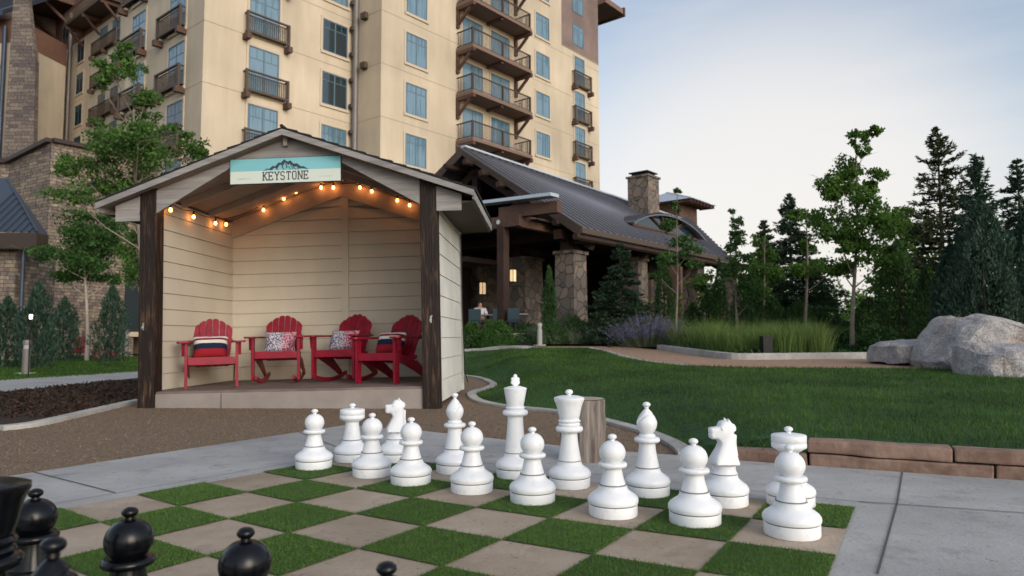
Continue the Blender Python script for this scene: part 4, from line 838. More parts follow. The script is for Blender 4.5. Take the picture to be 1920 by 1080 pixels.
# roof: ceiling, deck, shingles, rake trims
for s in (-1, 1):
    xe = XR + s * (XR + OS); yb = HD + .12
    q = MB(); q.add([(XR, -OF, ZR - .02), (xe, -OF, ZE - .02), (xe, yb, ZE - .02), (XR, yb, ZR - .02), (XR, -OF, ZR - .07), (xe, -OF, ZE - .07), (xe, yb, ZE - .07), (XR, yb, ZR - .07)], [(0, 1, 2, 3), (7, 6, 5, 4), (0, 4, 5, 1), (1, 5, 6, 2), (2, 6, 7, 3), (3, 7, 4, 0)])
    rf = q.build('roof', M['ply'], shed)
    q = MB(); nrow = 14
    L_ = math.hypot(XR + OS, ZR - ZE)
    for i in range(nrow):
        a, b = i / nrow, (i + 1.12) / nrow; b = min(b, 1.008)
        def P(t, y, dz): return (XR + (xe - XR) * t, y, ZR + (ZE - ZR) * t + dz)
        jit = random.uniform(-.012, .006)
        q.add([P(a, -OF - .015 + jit, .0), P(b, -OF - .015 + jit, .018), P(b, yb, .018), P(a, yb, 0), P(b, -OF - .015 + jit, -.012), P(b, yb, -.012), P(a, -OF - .015 + jit, -.014)], [(0, 1, 2, 3), (1, 4, 5, 2), (0, 6, 4, 1)])
    q.build('shingles', M['shingle'], rf, normals=False)
    # rake trim, then the deep barge board under it
    q = MB(); q.prism([(xe, ZE - .022), (XR, ZR - .022), (XR, ZR - .095), (xe, ZE - .095)], -OF - .03, -OF - .002, 'y'); q.build('rake_trim', M['grey_wood'], shed)
    q = MB(); xi = XR + s * (XR + OS - .17); xj = XR
    if s < 0: segs = [(xi, .004), (.205, HW / 2)]
    # end piece outside the post
    xo = XR + s * XR; q.prism([(xi, rz(xi, .10)), (xo, rz(xo, .10)), (xo, rz(xi, .10) - .20), (xi, rz(xi, .10) - .20)], -.012, .016, 'y'); q.build('eave_return', M['grey_wood'], shed, bevel=.003)
    q = MB(); xa = XR + s * (XR - .205); xm = XR + s * .66
    q.prism([(xa, rz(xa, .10)), (XR, ZR - .10), (XR, ZR - .41), (xm, ZR - .41), (xa, rz(xa, .10) - .29)], .01, .045, 'y'); q.build('barge_board', M['grey_wood'], shed, bevel=.003)
    # eave fascia along the side
    q = MB(); q.box(min(xe, xe - s * .025), max(xe, xe - s * .025), -OF, yb, ZE - .13, ZE - .022); q.build('fascia', M['grey_wood'], shed)
    q = MB(); q.box(min(XR + s * XR, xe - s * .03), max(XR + s * XR, xe - s * .03), -.01, yb - .01, ZE - .15 + (0), ZE - .125); q.build('soffit', M['rail'], shed)
    for k in range(3):
        yy = .75 + k * .78; q = MB(); xs_ = XR + s * (XR - .14); q.bar((xs_, yy, rz(xs_, .115)), (XR + s * .03, yy, ZR - .125), .045, .09); q.build('rafter', M['ply'], shed)
q = MB(); q.bar((XR, -.05, ZR - .14), (XR, HD, ZR - .14), .045, .13); q.build('ridge_beam', M['ply'], shed)
q = MB(); q.tube([(XR, -OF - .045, ZR + .01), (XR, HD + .15, ZR + .01)], .022, 8); q.build('ridge_cap', M['shingle'], shed)
# sign
sw, sh_ = 1.40, .325; sg = empty('sign', HM @ Vector((XR - sw / 2 - .01, -.012, ZR - .665)), (0, -HT, HYAW)); tag(sg, 'turquoise and cream KEYSTONE sign with mountain drawing in the shed gable', 'sign')
q = MB(); q.box(0, sw, 0, .022, 0, sh_); bo = q.build('board', M['black_metal'], sg, bevel=.006)
q = MB(); q.box(.008, sw - .008, -.003, .0, .008, sh_ * .50); q.build('lower_band', M['sign_cream'], sg)
q = MB(); q.box(.008, sw - .008, -.003, .0, sh_ * .50, sh_ - .008); q.build('upper_band', M['sign_blue'], sg)
LET = {'K': [(0, 0, 0, 1), (0, .42, .75, 1), (.22, .56, .78, 0)], 'E': [(0, 0, 0, 1), (0, 1, .72, 1), (0, 0, .72, 0), (0, .5, .5, .5), (.72, 1, .72, .78), (.72, 0, .72, .22), (.5, .38, .5, .62)],
       'Y': [(0, 1, .4, .5), (.8, 1, .4, .5), (.4, .5, .4, 0)], 'S': [(.72, .8, .6, 1), (.6, 1, .15, 1), (.15, 1, 0, .85), (0, .85, 0, .65), (0, .65, .15, .52), (.15, .52, .58, .48), (.58, .48, .72, .35), (.72, .35, .72, .15), (.72, .15, .58, 0), (.58, 0, .12, 0), (.12, 0, 0, .2)],
       'T': [(0, 1, .76, 1), (.38, 1, .38, 0), (0, 1, 0, .8), (.76, 1, .76, .8)], 'O': [(0, .15, 0, .85), (0, .85, .15, 1), (.15, 1, .57, 1), (.57, 1, .72, .85), (.72, .85, .72, .15), (.72, .15, .57, 0), (.57, 0, .15, 0), (.15, 0, 0, .15)], 'N': [(0, 0, 0, 1), (0, 1, .74, 0), (.74, 0, .74, 1)]}
SER = {'K': [(0, 0), (0, 1), (.78, 0), (.75, 1)], 'E': [(0, 0), (0, 1)], 'Y': [(0, 1), (.8, 1), (.4, 0)], 'S': [], 'T': [(.38, 0)], 'O': [], 'N': [(0, 0), (0, 1), (.74, 1)]}
q = MB(); lx = .425; lw, lh, st = .062, .098, .0125
for k, ch_ in enumerate('KEYSTONE'):
    for j, (x0, y0, x1, y1) in enumerate(LET[ch_]): q.bar((lx + x0 * lw, -.0045 - .0003 * (j % 4), .045 + y0 * lh), (lx + x1 * lw + (1e-4), -.0045 - .0003 * (j % 4), .045 + y1 * lh), .003, st if abs(x0 - x1) < .3 or True else st, up=(-(y1 - y0) * lh, 0, (x1 - x0) * lw + 1e-5))
    for j, (x, y) in enumerate(SER[ch_]): q.box(lx + x * lw - .014, lx + x * lw + .014, -.0072, -.0034, .045 + y * lh - .005, .045 + y * lh + .005)
    lx += .0735
q.build('lettering', M['sign_ink'], sg)
# faint small print either side, too small to read in the photograph
q = MB(); rs = random.Random(3)
for xs_, n_ in ((.105, 10), (1.13, 9)):
    for i in range(n_):
        x = xs_ + i * .0175; q.box(x, x + .0035, -.0045, -.0034, .062, .077)
        if rs.random() < .7: q.box(x + .0036, x + .010, -.0045, -.0034, .062 + rs.choice((0, .006, .012)), .065 + rs.choice((0, .006, .012)))
q.build('small_print', M['curb'], sg)
def flat(poly, y, m_, name): qq = MB(); qq.prism([(x, z) for x, z in poly], y - .0015, y, 'y'); return qq.build(name, m_, sg)
mt = [(.42, .158), (.47, .19), (.50, .185), (.545, .222), (.575, .213), (.62, .262), (.645, .255), (.69, .30), (.715, .275), (.735, .268), (.765, .282), (.81, .235), (.845, .245), (.90, .200), (.93, .205), (1.0, .158), (.93, .178), (.88, .176), (.84, .205), (.81, .195), (.76, .245), (.74, .225), (.70, .262), (.67, .222), (.635, .232), (.60, .186), (.56, .195), (.52, .168), (.475, .176)]
qq = MB(); qq.prism(mt, -.0055, -.004, 'y')
for (a, b) in (((.69, .26), (.66, .19)), ((.70, .25), (.73, .195)), ((.76, .24), (.80, .17)), ((.62, .225), (.59, .17)), ((.655, .22), (.69, .165)), ((.74, .21), (.77, .168)), ((.55, .19), (.53, .165)), ((.85, .19), (.87, .165)), ((.72, .235), (.71, .18)), ((.80, .195), (.84, .165)), ((.58, .20), (.61, .168))):
    qq.bar((a[0], -.005, a[1]), (b[0], -.005, b[1]), .0022, .008, up=(1, 0, .3))
qq.build('mountain_emblem', M['sign_ink'], sg)
# light string
ls = tag(empty('string_lights', HM @ Vector((.3, .2, 2.4)), (0, -HT, HYAW)), 'black cord of round amber bulbs hung under the shed ceiling', 'string lights')
LP = [(320, 394, .3), (363, 407, .95), (404, 419, 1.75), (424, 421, 2.1), (494, 394, 2.18), (532, 373, 2.18), (555, 360, 2.18), (602, 352, 2.18), (625, 352, 2.18), (675, 352, 2.18), (697, 359, 2.18), (745, 376, 2.18), (768, 385, 2.18)]
inv = HM.inverted(); o_ = Vector((.3, .2, 2.4)); cordp = []
for i, (px, py, dy) in enumerate(LP):
    # intersect the sight line with the vertical plane y=dy of the shed
    cl = inv @ Vector((0, 0, CAM_H)); dl = inv.to_3x3() @ ray(px, py); t = (dy - cl.y) / dl.y; p = cl + dl * t
    if p.x < .2: t = (.2 - cl.x) / dl.x; p = cl + dl * t
    l = p - o_; sk = MB(); sk.lathe([(.014, .028), (.014, .07), (.009, .075), (.006, .09)], 8, Matrix.Translation(l)); so2 = sk.build('socket', M['cord'], ls)
    bb = MB(); bb.lathe([(.003, -.024), (.012, -.021), (.0195, -.009), (.021, .002), (.0165, .016), (.010, .03)], 12, Matrix.Translation(l)); bb.build('bulb', M['bulb'], ls, smooth=60)
    cordp.append(l + Vector((0, 0, .09)))
    pl_ = bpy.data.lights.new('bulb_light', 'POINT'); pl_.energy = .08; pl_.color = (1, .42, .14); pl_.shadow_soft_size = .03; lo = bpy.data.objects.new('bulb_light', pl_); C.objects.link(lo); lo.parent = ls; lo.location = l + Vector((0, -.02, -.05))
cc = MB(); out = []
for a, b in zip(cordp, cordp[1:]):
    for k in range(6): t = k / 6; out.append(a.lerp(b, t) - Vector((0, 0, .05 * 4 * t * (1 - t) * (b - a).length)))
out.append(cordp[-1]); cc.tube(out, .006, 6); cc.build('cord', M['cord'], ls)

# ================================================================== ADIRONDACK CHAIRS
def fchair(name, label, wx, wy, rzz, rocker):
    z = 0; e = tag(empty(name, HM @ Vector((wx, wy, HS)), (0, -HT, HYAW + rzz)), label, 'rocking chair' if rocker else 'chair', 'red slatted garden chairs in the shed')
    lift = .05 if rocker else 0; W2 = .285
    # seat: slats following a curve, front high
    q = MB(); prof = [(-.02, .385 + lift), (.06, .392 + lift), (.14, .375 + lift), (.22, .352 + lift), (.30, .33 + lift), (.38, .308 + lift), (.46, .288 + lift)]
    for y, zz in prof: q.box(-W2 + .0, W2 - .0, y - .034, y + .034, zz - .02, zz)
    q.box(-W2, W2, -.065, -.04, .30 + lift, .40 + lift); q.build('seat', M['red'], e, bevel=.006)
    # back: fan of slats with arched top
    q = MB(); ns_ = 6; hgt = [.60, .67, .71, .71, .67, .60]; M4 = Matrix.Translation((0, .44, .26 + lift)) @ Matrix.Rotation(R(-24), 4, 'X')
    for i in range(ns_):
        u = (i - (ns_ - 1) / 2) / (ns_ / 2); xb, xt = u * .215, u * .262; wb, wt_ = .032, .041; h = hgt[i]; n = 6
        poly = [(xb - wb, 0), (xb + wb, 0)] + [(xt + wt_ * math.cos(math.pi * k / n), h - .02 + .028 * math.sin(math.pi * k / n) - .05 * u * math.cos(math.pi * k / n)) for k in range(n + 1)]
        q.prism(poly, -.011, .011, 'y', M4)
    for h in (.06, .36): q.box(-.26, .26, .012, .035, h, h + .06, M4)
    q.build('backrest', M['red'], e, bevel=.004)
    for s in (-1, 1):
        q = MB(); q.prism([(s * (W2 + .13), -.10), (s * (W2 + .12), -.02), (s * (W2 + .075), .25), (s * (W2 + .03), .60), (s * (W2 - .03), .60), (s * (W2 - .02), .1), (s * (W2 - .03), -.10), (s * (W2 + .0), -.13), (s * (W2 + .1), -.13)], .585 + lift, .61 + lift, 'z'); q.build('arm', M['red'], e, bevel=.006)
        q = MB(); f0 = lift if rocker else 0; q.box(s * (W2 + .022) - .018, s * (W2 + .022) + .018, -.075, .02, f0, .585 + lift); q.prism([(-.06, .585 + lift), (.03, .585 + lift), (.0, .42 + lift), (-.03, .42 + lift)], s * (W2 + .041), s * (W2 + .075), 'x'); q.build('leg', M['red'], e, bevel=.005)
        q = MB(); q.prism([(-.03, .37 + lift), (.10, .375 + lift), (.50, .27 + lift), (.82, .05 + lift * .6) if not rocker else (.74, .10 + lift), (.86, .0) if not rocker else (.80, .03 + lift), (.74, 0) if not rocker else (.70, .02 + lift), (.42, .15 + lift), (.10, .27 + lift), (-.03, .29 + lift)], s * W2 - .016, s * W2 + .002, 'x'); q.build('stringer', M['red'], e, bevel=.003)
        if rocker:
            q = MB(); pts = []; 
            for k in range(13): t = -.14 + .98 * k / 12; pts.append((t, .0 + .28 * (t - .33) ** 2))
            poly = pts + [(t, z_ + .055) for t, z_ in pts[::-1]]; q.prism(poly, s * (W2 - .036) - .016, s * (W2 - .036) + .016, 'x'); q.build('rocker', M['red'], e, bevel=.003)
    return e
def shed_xy(px, Y):
    p = at(px, 700, Y); l = inv @ Vector((p.x, p.y, .4)); return l.x, l.y
def pillow(chair, label, kind, dx=0, rot=0, pw=.44, ph=.33):
    mw = Matrix.Translation(chair.location) @ chair.rotation_euler.to_matrix().to_4x4()
    e = tag(empty('pillow', mw @ Vector((dx, .20, .37 + (.05 if 'rock' in chair.name else 0))), chair.rotation_euler), label, 'pillow', 'throw pillows on the red chairs')
    q = MB(); nx, nz = 20, 20; M4 = Matrix.Translation((0, .05, 0)) @ Matrix.Rotation(R(-24), 4, 'X') @ Matrix.Rotation(R(rot), 4, 'Y')
    for side in (-1, 1):
        vs = []; fs = []; 
        for j in range(nz + 1):
            for i in range(nx + 1):
                u, v = i / nx * 2 - 1, j / nz * 2 - 1; th_ = .085 * ((1 - u ** 4) * (1 - v ** 4)) ** .55; pinch = 1 - .07 * (1 - u * u) * abs(v) ** 2; pin2 = 1 - .06 * (1 - v * v) * abs(u) ** 2
                wob = .006 * noise.noise(Vector((u * 3, v * 3, side + dx)))
                vs.append((u * pw / 2 * pin2, side * (th_ + wob), ph / 2 + v * ph / 2 * pinch))
        for j in range(nz):
            for i in range(nx):
                a = j * (nx + 1) + i; v = (j + .5) / nz; 
                if kind == 'stripe': mi = 0 if v < .36 else 1 if v < .62 else 2 if v < .76 else 1 if v < .81 else 0 if v < .84 else 2 if v < .93 else 1
                else: mi = 1 if (i + .5) / nx > .60 else 0
                q.cur = mi; q.add([vs[a], vs[a + 1], vs[a + nx + 2], vs[a + nx + 1]], [(0, 1, 2, 3)], M4)
    mats = [M['fab_red'], M['fab_navy'], M['fab_white']] if kind == 'stripe' else [M['fab_print'], M['fab_print_red']]
    o = q.build('cover', mats, e, normals=False)
    bm = bmesh.new(); bm.from_mesh(o.data); bmesh.ops.remove_doubles(bm, verts=bm.verts, dist=.0008); bmesh.ops.recalc_face_normals(bm, faces=bm.faces)
    for f in bm.faces: f.smooth = True
    bm.to_mesh(o.data); bm.free()
c1 = fchair('garden_chair', 'red slatted chair at the left of the shed holding a striped pillow', *shed_xy(397, 9.25), .44, False)
c2 = fchair('rocking_chair', 'red rocking chair second from the left with a patchwork print pillow', *shed_xy(518, 9.85), .20, True)
c3 = fchair('rocking_chair', 'red rocking chair third from the left, turned sideways, with print pillow', *shed_xy(628, 9.85), -.18, True)
c4 = fchair('garden_chair', 'red slatted chair beside the right post, angled left, holding a striped pillow', *shed_xy(709, 9.2), -.42, False)
pillow(c1, 'navy, white and red striped pillow on the leftmost chair', 'stripe', -.02)
pillow(c2, 'blue and pink patchwork print pillow on the second chair', 'print', -.0)
pillow(c3, 'pale print pillow half hidden on the third, turned chair', 'print', -.02)
pillow(c4, 'striped pillow leaning on the chair beside the right post', 'stripe', -.03)

# ================================================================== CHESS PIECES
BR = .117
def base_prof(k=1.0):   # shared foot, then shoulder
    return [(0.001, 0), (.112, 0), (.114, .006), (.114, .050), (.1135, .052)]
GRV = [(.1105, .0535), (.1105, .0575)]
FOOT2 = [(.1165, .0600), (.119, .070), (.118, .082), (.110, .095), (.093, .108), (.078, .118), (.070, .128), (.066, .140), (.0655, .146)]
GR2 = [(.0625, .1475), (.0625, .1505)]
def ball(r, zc, a0=-80, a1=80, n=12, sx=1.0): return [(r * sx * math.cos(R(a0 + (a1 - a0) * k / n)), zc + r * math.sin(R(a0 + (a1 - a0) * k / n))) for k in range(n + 1)]
def torus(rc, zc, r, a0=-90, a1=90, n=8): return [(rc + r * math.cos(R(a0 + (a1 - a0) * k / n)), zc + r * math.sin(R(a0 + (a1 - a0) * k / n))) for k in range(n + 1)]
def fin(z, s=1.0): return [(.012 * s, z), (.011 * s, z + .008)] + [(.0212 * s * math.cos(R(a)), z + .0205 + .0150 * s * math.sin(R(a))) for a in range(-58, 91, 14)]
def stem(z1, r0, r1, n=6): return [(r0 + (r1 - r0) * (1 - (1 - k / n) ** 1.5), .1515 + (z1 - .1515) * k / n) for k in range(n + 1)]
def make_piece(kind, loc, rz_, label, group, white=True, H=None):
    mt_ = M['piece_white'] if white else M['piece_black']; gm_ = M['groove'] if white else M['piece_black']
    e = tag(empty('chess_' + kind, (loc[0], loc[1], .018), (0, 0, rz_)), label, 'chess piece', group); e.scale = (1, 1, {'pawn': .935, 'rook': .94, 'bishop': .96, 'queen': .955, 'king': .97}.get(kind, 1.0))
    n = 48
    q = MB(); q.lathe(base_prof() + GRV + FOOT2, n); q.build('base', mt_, e, smooth=50)
    q = MB(); q.lathe([(.1115, .0532), (.1115, .0590)], n); q.build('seam', gm_, e, normals=True)
    q = MB(); q.lathe([(.0635, .1462), (.0635, .1522)], n); q.build('seam', gm_, e)
    q = MB(); h2 = None
    if kind == 'pawn':
        q.lathe(stem(.236, .060, .042) + torus(.0555, .2465, .0130) + [(.040, .2585)] + ball(.0615, .3065, -48, 74, 14) + fin(.364), n)
    elif kind == 'rook':
        q.lathe(stem(.275, .062, .045, 8) + [(.050, .279), (.082, .300), (.0835, .304), (.0835, .323), (.0815, .325), (.0815, .328), (.0835, .330), (.0835, .362), (.080, .366), (.045, .372), (.02, .3745)] + fin(.374), n)
    elif kind == 'queen':
        q.lathe(stem(.315, .064, .044, 8) + torus(.060, .331, .0175) + [(.055, .351), (.062, .357), (.060, .363), (.054, .368), (.062, .374), (.064, .380), (.058, .384), (.056, .39)], n); h2 = 'crown'
    elif kind == 'king':
        q.lathe(stem(.375, .064, .046, 9) + torus(.060, .391, .0175) + [(.052, .410), (.056, .416), (.060, .422), (.052, .428), (.052, .434)], n); h2 = 'kcrown'
    elif kind == 'bishop':
        q.lathe(stem(.285, .062, .042, 8) + torus(.054, .298, .0145) + [(.042, .313), (.046, .319), (.042, .325), (.040, .33)], n); h2 = 'mitre'
    elif kind == 'knight':
        q.lathe([(.066, .1515), (.060, .160), (.056, .180), (.060, .190)], n); h2 = 'head'
    q.build('stem' if kind != 'pawn' else 'body', mt_, e, smooth=50)
    q = MB()
    if h2 == 'crown':
        N = 64; prof = [(.050, .385), (.056, .395), (.062, .42), (.070, .46), (.077, .490), (.085, .506), (.084, .514), (.078, .517), (.055, .524), (.02, .528)]
        q.lathe(prof, N); 
        for i, v in enumerate(q.v):
            rr = math.hypot(v[0], v[1]); a = math.atan2(v[1], v[0])
            if .485 < v[2] < .516: s = 1 + .022 * abs(math.sin(a * 6)) ; q.v[i] = (v[0] * s, v[1] * s, v[2] - .008 * (1 - abs(math.sin(a * 6))) * (v[2] < .51))
        q.lathe(fin(.526, 1.05), 24); q.build('crown', mt_, e, smooth=50)
    elif h2 == 'kcrown':
        q.lathe([(.048, .43), (.052, .440), (.058, .475), (.068, .532), (.070, .540), (.066, .544), (.035, .553), (.022, .556)], n)
        q.build('crown', mt_, e, smooth=40); q = MB()
        poly = [(-.012, .552), (.012, .552), (.014, .562), (.024, .566), (.028, .578), (.023, .587), (.027, .598), (.021, .607), (.010, .609), (.012, .618), (.006, .628), (-.006, .628), (-.012, .618), (-.010, .609), (-.021, .607), (-.027, .598), (-.023, .587), (-.028, .578), (-.024, .566), (-.014, .562)]
        q.prism(poly, -.013, .013, 'y'); q.build('cross', mt_, e, bevel=.005, smooth=60)
    elif h2 == 'mitre':
        prof = []
        for k in range(41):
            t = k / 40; z = .326 + .150 * t; r = .0545 * (math.sin(math.pi * min(1, (t * .92 + .10))) ** .62) * (1 - .55 * max(0, t - .45)) ; prof.append((max(r, .008), z))
        N = 64; q.lathe(prof, N); nd = Vector((-.70, 0, .72)).normalized(); c_ = Vector((.012, 0, .425))
        for i, v in enumerate(q.v):
            p = Vector(v); dd = (p - c_).dot(nd)
            if abs(dd) < .0055 and p.x > -.02: q.v[i] = tuple(Vector((p.x * .84, p.y * .84, p.z)))
            elif 0.0055 <= dd < .02 and p.x > -.02: q.v[i] = (p.x * 1.03, p.y * 1.03, p.z)
        q.lathe(fin(.470), 24); q.build('mitre', mt_, e, smooth=35)
    elif h2 == 'head':
        # side outline, muzzle towards -x
        out_ = [(-.052, .188), (.066, .188), (.070, .200), (.062, .225), (.055, .26), (.052, .30), (.053, .335), (.050, .352), (.060, .360), (.062, .378), (.054, .392), (.042, .398), (.030, .408), (.008, .412), (-.012, .408), (-.022, .397), (-.026, .384), (-.040, .380), (-.068, .378), (-.074, .370), (-.073, .352), (-.071, .347), (-.074, .342), (-.070, .325), (-.058, .318), (-.040, .320), (-.030, .312), (-.024, .298), (-.034, .275), (-.052, .245), (-.066, .215), (-.064, .196)]
        nO = len(out_); cxy = (sum(p[0] for p in out_) / nO, sum(p[1] for p in out_) / nO)
        def inset(k): 
            r_ = []
            for i in range(nO):
                a = Vector(out_[i - 1]); b = Vector(out_[i]); c2_ = Vector(out_[(i + 1) % nO]); t1 = (b - a).normalized(); t2 = (c2_ - b).normalized(); nn = Vector((-(t1.y + t2.y), t1.x + t2.x)); nn.normalize(); r_.append((b.x + nn.x * k, b.y + nn.y * k))
            return r_
        lay = [(-.050, .012), (-.042, .005), (-.028, .001), (0, 0), (.028, .001), (.042, .005), (.050, .012)]; vs = []
        for y, k in lay:
            for (x, z) in inset(k):
                wv = .55 + .45 * sm((.36 - z) / .15) if z > .2 else 1.0
                wv = max(wv, .66); wv *= (.78 if x < -.03 and z > .3 else 1); vs.append((x, y * wv * (1.15 if z < .23 else 1), z))
        fs = [tuple(range(nO))[::-1], tuple((len(lay) - 1) * nO + i for i in range(nO))]
        for l_ in range(len(lay) - 1):
            for i in range(nO): a = l_ * nO + i; b = l_ * nO + (i + 1) % nO; fs.append((a, b, b + nO, a + nO))
        q.add(vs, fs); q.build('head', mt_, e, smooth=55)
        for s in (-1, 1): q = MB(); q.prism([(.012, .395), (.034, .388), (.030, .408), (.016, .424)], s * .014, s * .030, 'y'); q.build('ear', mt_, e, bevel=.004)
        for s in (-1, 1): q = MB(); q.lathe(ball(.008, 0, -88, 88, 6), 12, Matrix.Translation((-.016, s * .031, .372)) @ Matrix.Rotation(R(90), 4, 'X')); q.build('eye', mt_, e, smooth=60)
        q = MB(); 
        q.prism([(.050, .345), (.066, .338), (.064, .30), (.066, .27), (.072, .235), (.060, .225), (.045, .27)], -.016, .016, 'y'); q.build('mane', mt_, e, bevel=.006)
    return e
PW = 'white giant chess pieces on the board'
plist = [('rook', -1.093, 4.846, 'white rook at the far left of the back row'), ('knight', -.79, 4.82, 'white knight facing left, behind the third white pawn'), ('bishop', -.359, 4.43, 'white bishop between the left knight and the king'),
 ('king', .018, 4.27, 'white king, the tallest piece, topped by a small cross'), ('queen', .321, 4.001, 'white queen with scalloped crown in front of the wooden stump'), ('bishop', .717, 3.787, 'white bishop with slotted mitre right of the queen'),
 ('knight', 1.06, 3.575, 'white knight facing left in front of the sandstone edging'), ('rook', 1.376, 3.541, 'white rook behind the rightmost pawn')]
for k, x, y, lab in plist: make_piece(k, (x, y), {'knight': math.atan2(-.25, 1) * 0 + (.20 if x < 0 else .12), 'bishop': -.9 if x > .5 else .5, 'king': .1}.get(k, 0), lab, PW)
pw_ = [(-1.275, 4.575, 'leftmost white pawn, alone on its turf square'), (-.854, 4.326, 'white pawn second from the left, in front of the left rook'), (-.583, 4.092, 'white pawn third from the left, in front of the left knight'), (-.221, 3.881, 'white pawn fourth from the left, in front of the bishop'),
       (.102, 3.638, 'white pawn between king and queen, fifth from the left'), (.473, 3.368, 'white pawn sixth from the left, right of the queen'), (.819, 3.218, 'white pawn seventh from the left, beside the right knight'), (1.179, 3.028, 'rightmost white pawn, nearest the camera, in front of the rook')]
for x, y, lab in pw_: make_piece('pawn', (x, y), random.uniform(0, 6), lab, PW)
PB = 'black giant chess pieces nearest the camera'
def tip(px, py, H): return G(px, py, H)
for k, px, py, H_, lab in (('pawn', 244, 953, .405, 'black pawn whole head showing, third black head from the left'), ('pawn', 461, 991, .405, 'black pawn with only its round head above the lower frame edge'), ('pawn', 725, 1056, .405, 'black pawn of which only the top knob shows at the lower edge'), ('pawn', 67, 918, .405, 'black pawn at the left behind the other black pieces')):
    g = tip(px, py, .388); make_piece(k, (g.x, g.y), 0, lab, PB, False)
g = tip(100, 1010, .500); make_piece('bishop', (g.x, g.y), .4, 'black bishop at the lower left, right beside the queen', PB, False)
g = tip(-22, 888, .535); make_piece('queen', (g.x, g.y), 0, 'black queen cut by the left edge of the photo', PB, False)

# ================================================================== STUMP
gs = G(1098, 872); st_r = .155; stp = tag(empty('stump', (gs.x, gs.y + st_r, 0)), 'weathered upright log stump behind the white queen', 'stump')
zt = at(1100, 748, gs.y + st_r).z; q = MB(); pr2 = [(.001, 0), (st_r * 1.04, 0), (st_r * 1.02, .04)] + [(st_r * (1 - .02 * math.sin(k)), .04 + (zt - .05) * k / 9) for k in range(1, 10)] + [(st_r * .97, zt)]
q.lathe(pr2, 96)
for i, v in enumerate(q.v):
    a = math.atan2(v[1], v[0]); s = 1 + .014 * noise.noise(Vector((math.cos(a) * 9, math.sin(a) * 9, v[2] * .8))) + .02 * noise.noise(Vector((math.cos(a) * 2, math.sin(a) * 2, v[2]))); 
    s -= .05 * max(0, 1 - abs(((a * 3.1 + .3 * math.sin(v[2] * 6)) % 2.1) - 1) / .035) ; q.v[i] = (v[0] * s, v[1] * s, v[2])
q.build('trunk', M['stump'], stp, smooth=70); q = MB(); q.lathe([(.001, zt - .01), (st_r * .95, zt + .004), (st_r * .5, zt + .007), (.002, zt + .007)], 64); q.build('cut_face', M['stump_top'], stp)

# ================================================================== BOULDERS
def boulder(pts, Y, dep, label, seed):
    """outline seen from the front given a real depth; irregular solid"""
    P = [at(px, py, Y) for px, py in pts]; cx = sum(p.x for p in P) / len(P); z0 = min(p.z for p in P)
    bm = bmesh.new(); rr = random.Random(seed); zc = sum(p.z for p in P) / len(P)
    for p in P:
        bm.verts.new((p.x - cx, rr.uniform(-.12, .12) * dep, p.z - z0))
        for yy, k in ((-.5, .74), (.5, .72), (-.38, .90), (.3, .92)):
            kk = k + rr.uniform(-.10, .05); bm.verts.new(((p.x - cx) * kk, yy * dep, (p.z - zc) * (kk if p.z > zc else 1) + zc - z0))
    r = bmesh.ops.convex_hull(bm, input=bm.verts); bmesh.ops.delete(bm, geom=[g_ for g_ in r['geom_interior'] if isinstance(g_, bmesh.types.BMVert)], context='VERTS')
    for _ in range(4):
        bmesh.ops.triangulate(bm, faces=bm.faces); bmesh.ops.subdivide_edges(bm, edges=bm.edges, cuts=1, smooth=.12 if _ < 2 else 0)
    for v in bm.verts:
        n1 = noise.fractal(v.co * 1.6 + Vector((seed, 0, 0)), 1.0, 2.0, 5); cell = noise.noise(v.co * 5 + Vector((0, seed, 0))); v.co += v.co.normalized() * 0 + Vector((noise.noise(v.co * 1.7 + Vector((seed, 3, 1))), noise.noise(v.co * 1.7 + Vector((7, seed, 1))), noise.noise(v.co * 1.7 + Vector((2, 9, seed))))) * .10 + (v.normal if v.normal.length else Vector((0, 0, 1))) * (n1 * .06 + cell * .02)
    me = bpy.data.meshes.new('boulder'); bm.to_mesh(me); bm.free(); me.materials.append(M['boulder']); o = bpy.data.objects.new('boulder', me); C.objects.link(o)
    o.location = (cx, Y, z0 - .05); return tag(o, label, 'boulder', 'granite boulders by the lawn')
boulder([(1643, 675), (1642, 642), (1665, 636), (1700, 633), (1750, 634), (1790, 640), (1795, 690)], 13.8, 1.2, 'flat topped granite block at the end of the kerb wall, smallest boulder', 2)
boulder([(1740, 698), (1722, 668), (1733, 640), (1762, 606), (1786, 584), (1822, 582), (1850, 596), (1872, 620), (1925, 634), (1975, 650), (1985, 700)], 12.8, 1.5, 'tall rounded granite boulder, the largest of the three', 5)
boulder([(1797, 712), (1790, 680), (1808, 648), (1850, 641), (1900, 640), (1960, 645), (2010, 664), (2020, 722)], 11.2, 1.1, 'lower granite boulder in front of the tall one at the right edge', 9)
p = at(1900, 636, 14.2); 
# ================================================================== LEFT GARDEN
def gpoly(l): return [tuple(G(*p).xy) for p in l]
sheet('left_lawn', gpoly([(-120, 722), (255, 698), (262, 697)]) + [(-7, 33), (-40, 33), (-24, 20)], M['lawn_base'], -0.004, flat=0.0)
sheet('left_path', gpoly([(-160, 752), (256, 709), (262, 709), (262, 696), (-160, 722)]), M['concrete'], 0.004, flat=0.0)
sheet('mulch_bed', gpoly([(-160, 752), (262, 709), (262, 755), (200, 768), (120, 786), (60, 799), (-160, 818)]), M['mulch'], 0.0, flat=0.008)
ll = gpoly([(-120, 722), (255, 698)]) + [(-7, 33), (-40, 33)]
xs = np.array(ll); blades('left_lawn_grass', ll, 150000, .03, .07, .003, M['blade'], 'dark shaded lawn grass left of the shed', (-27, -4, 12, 33))
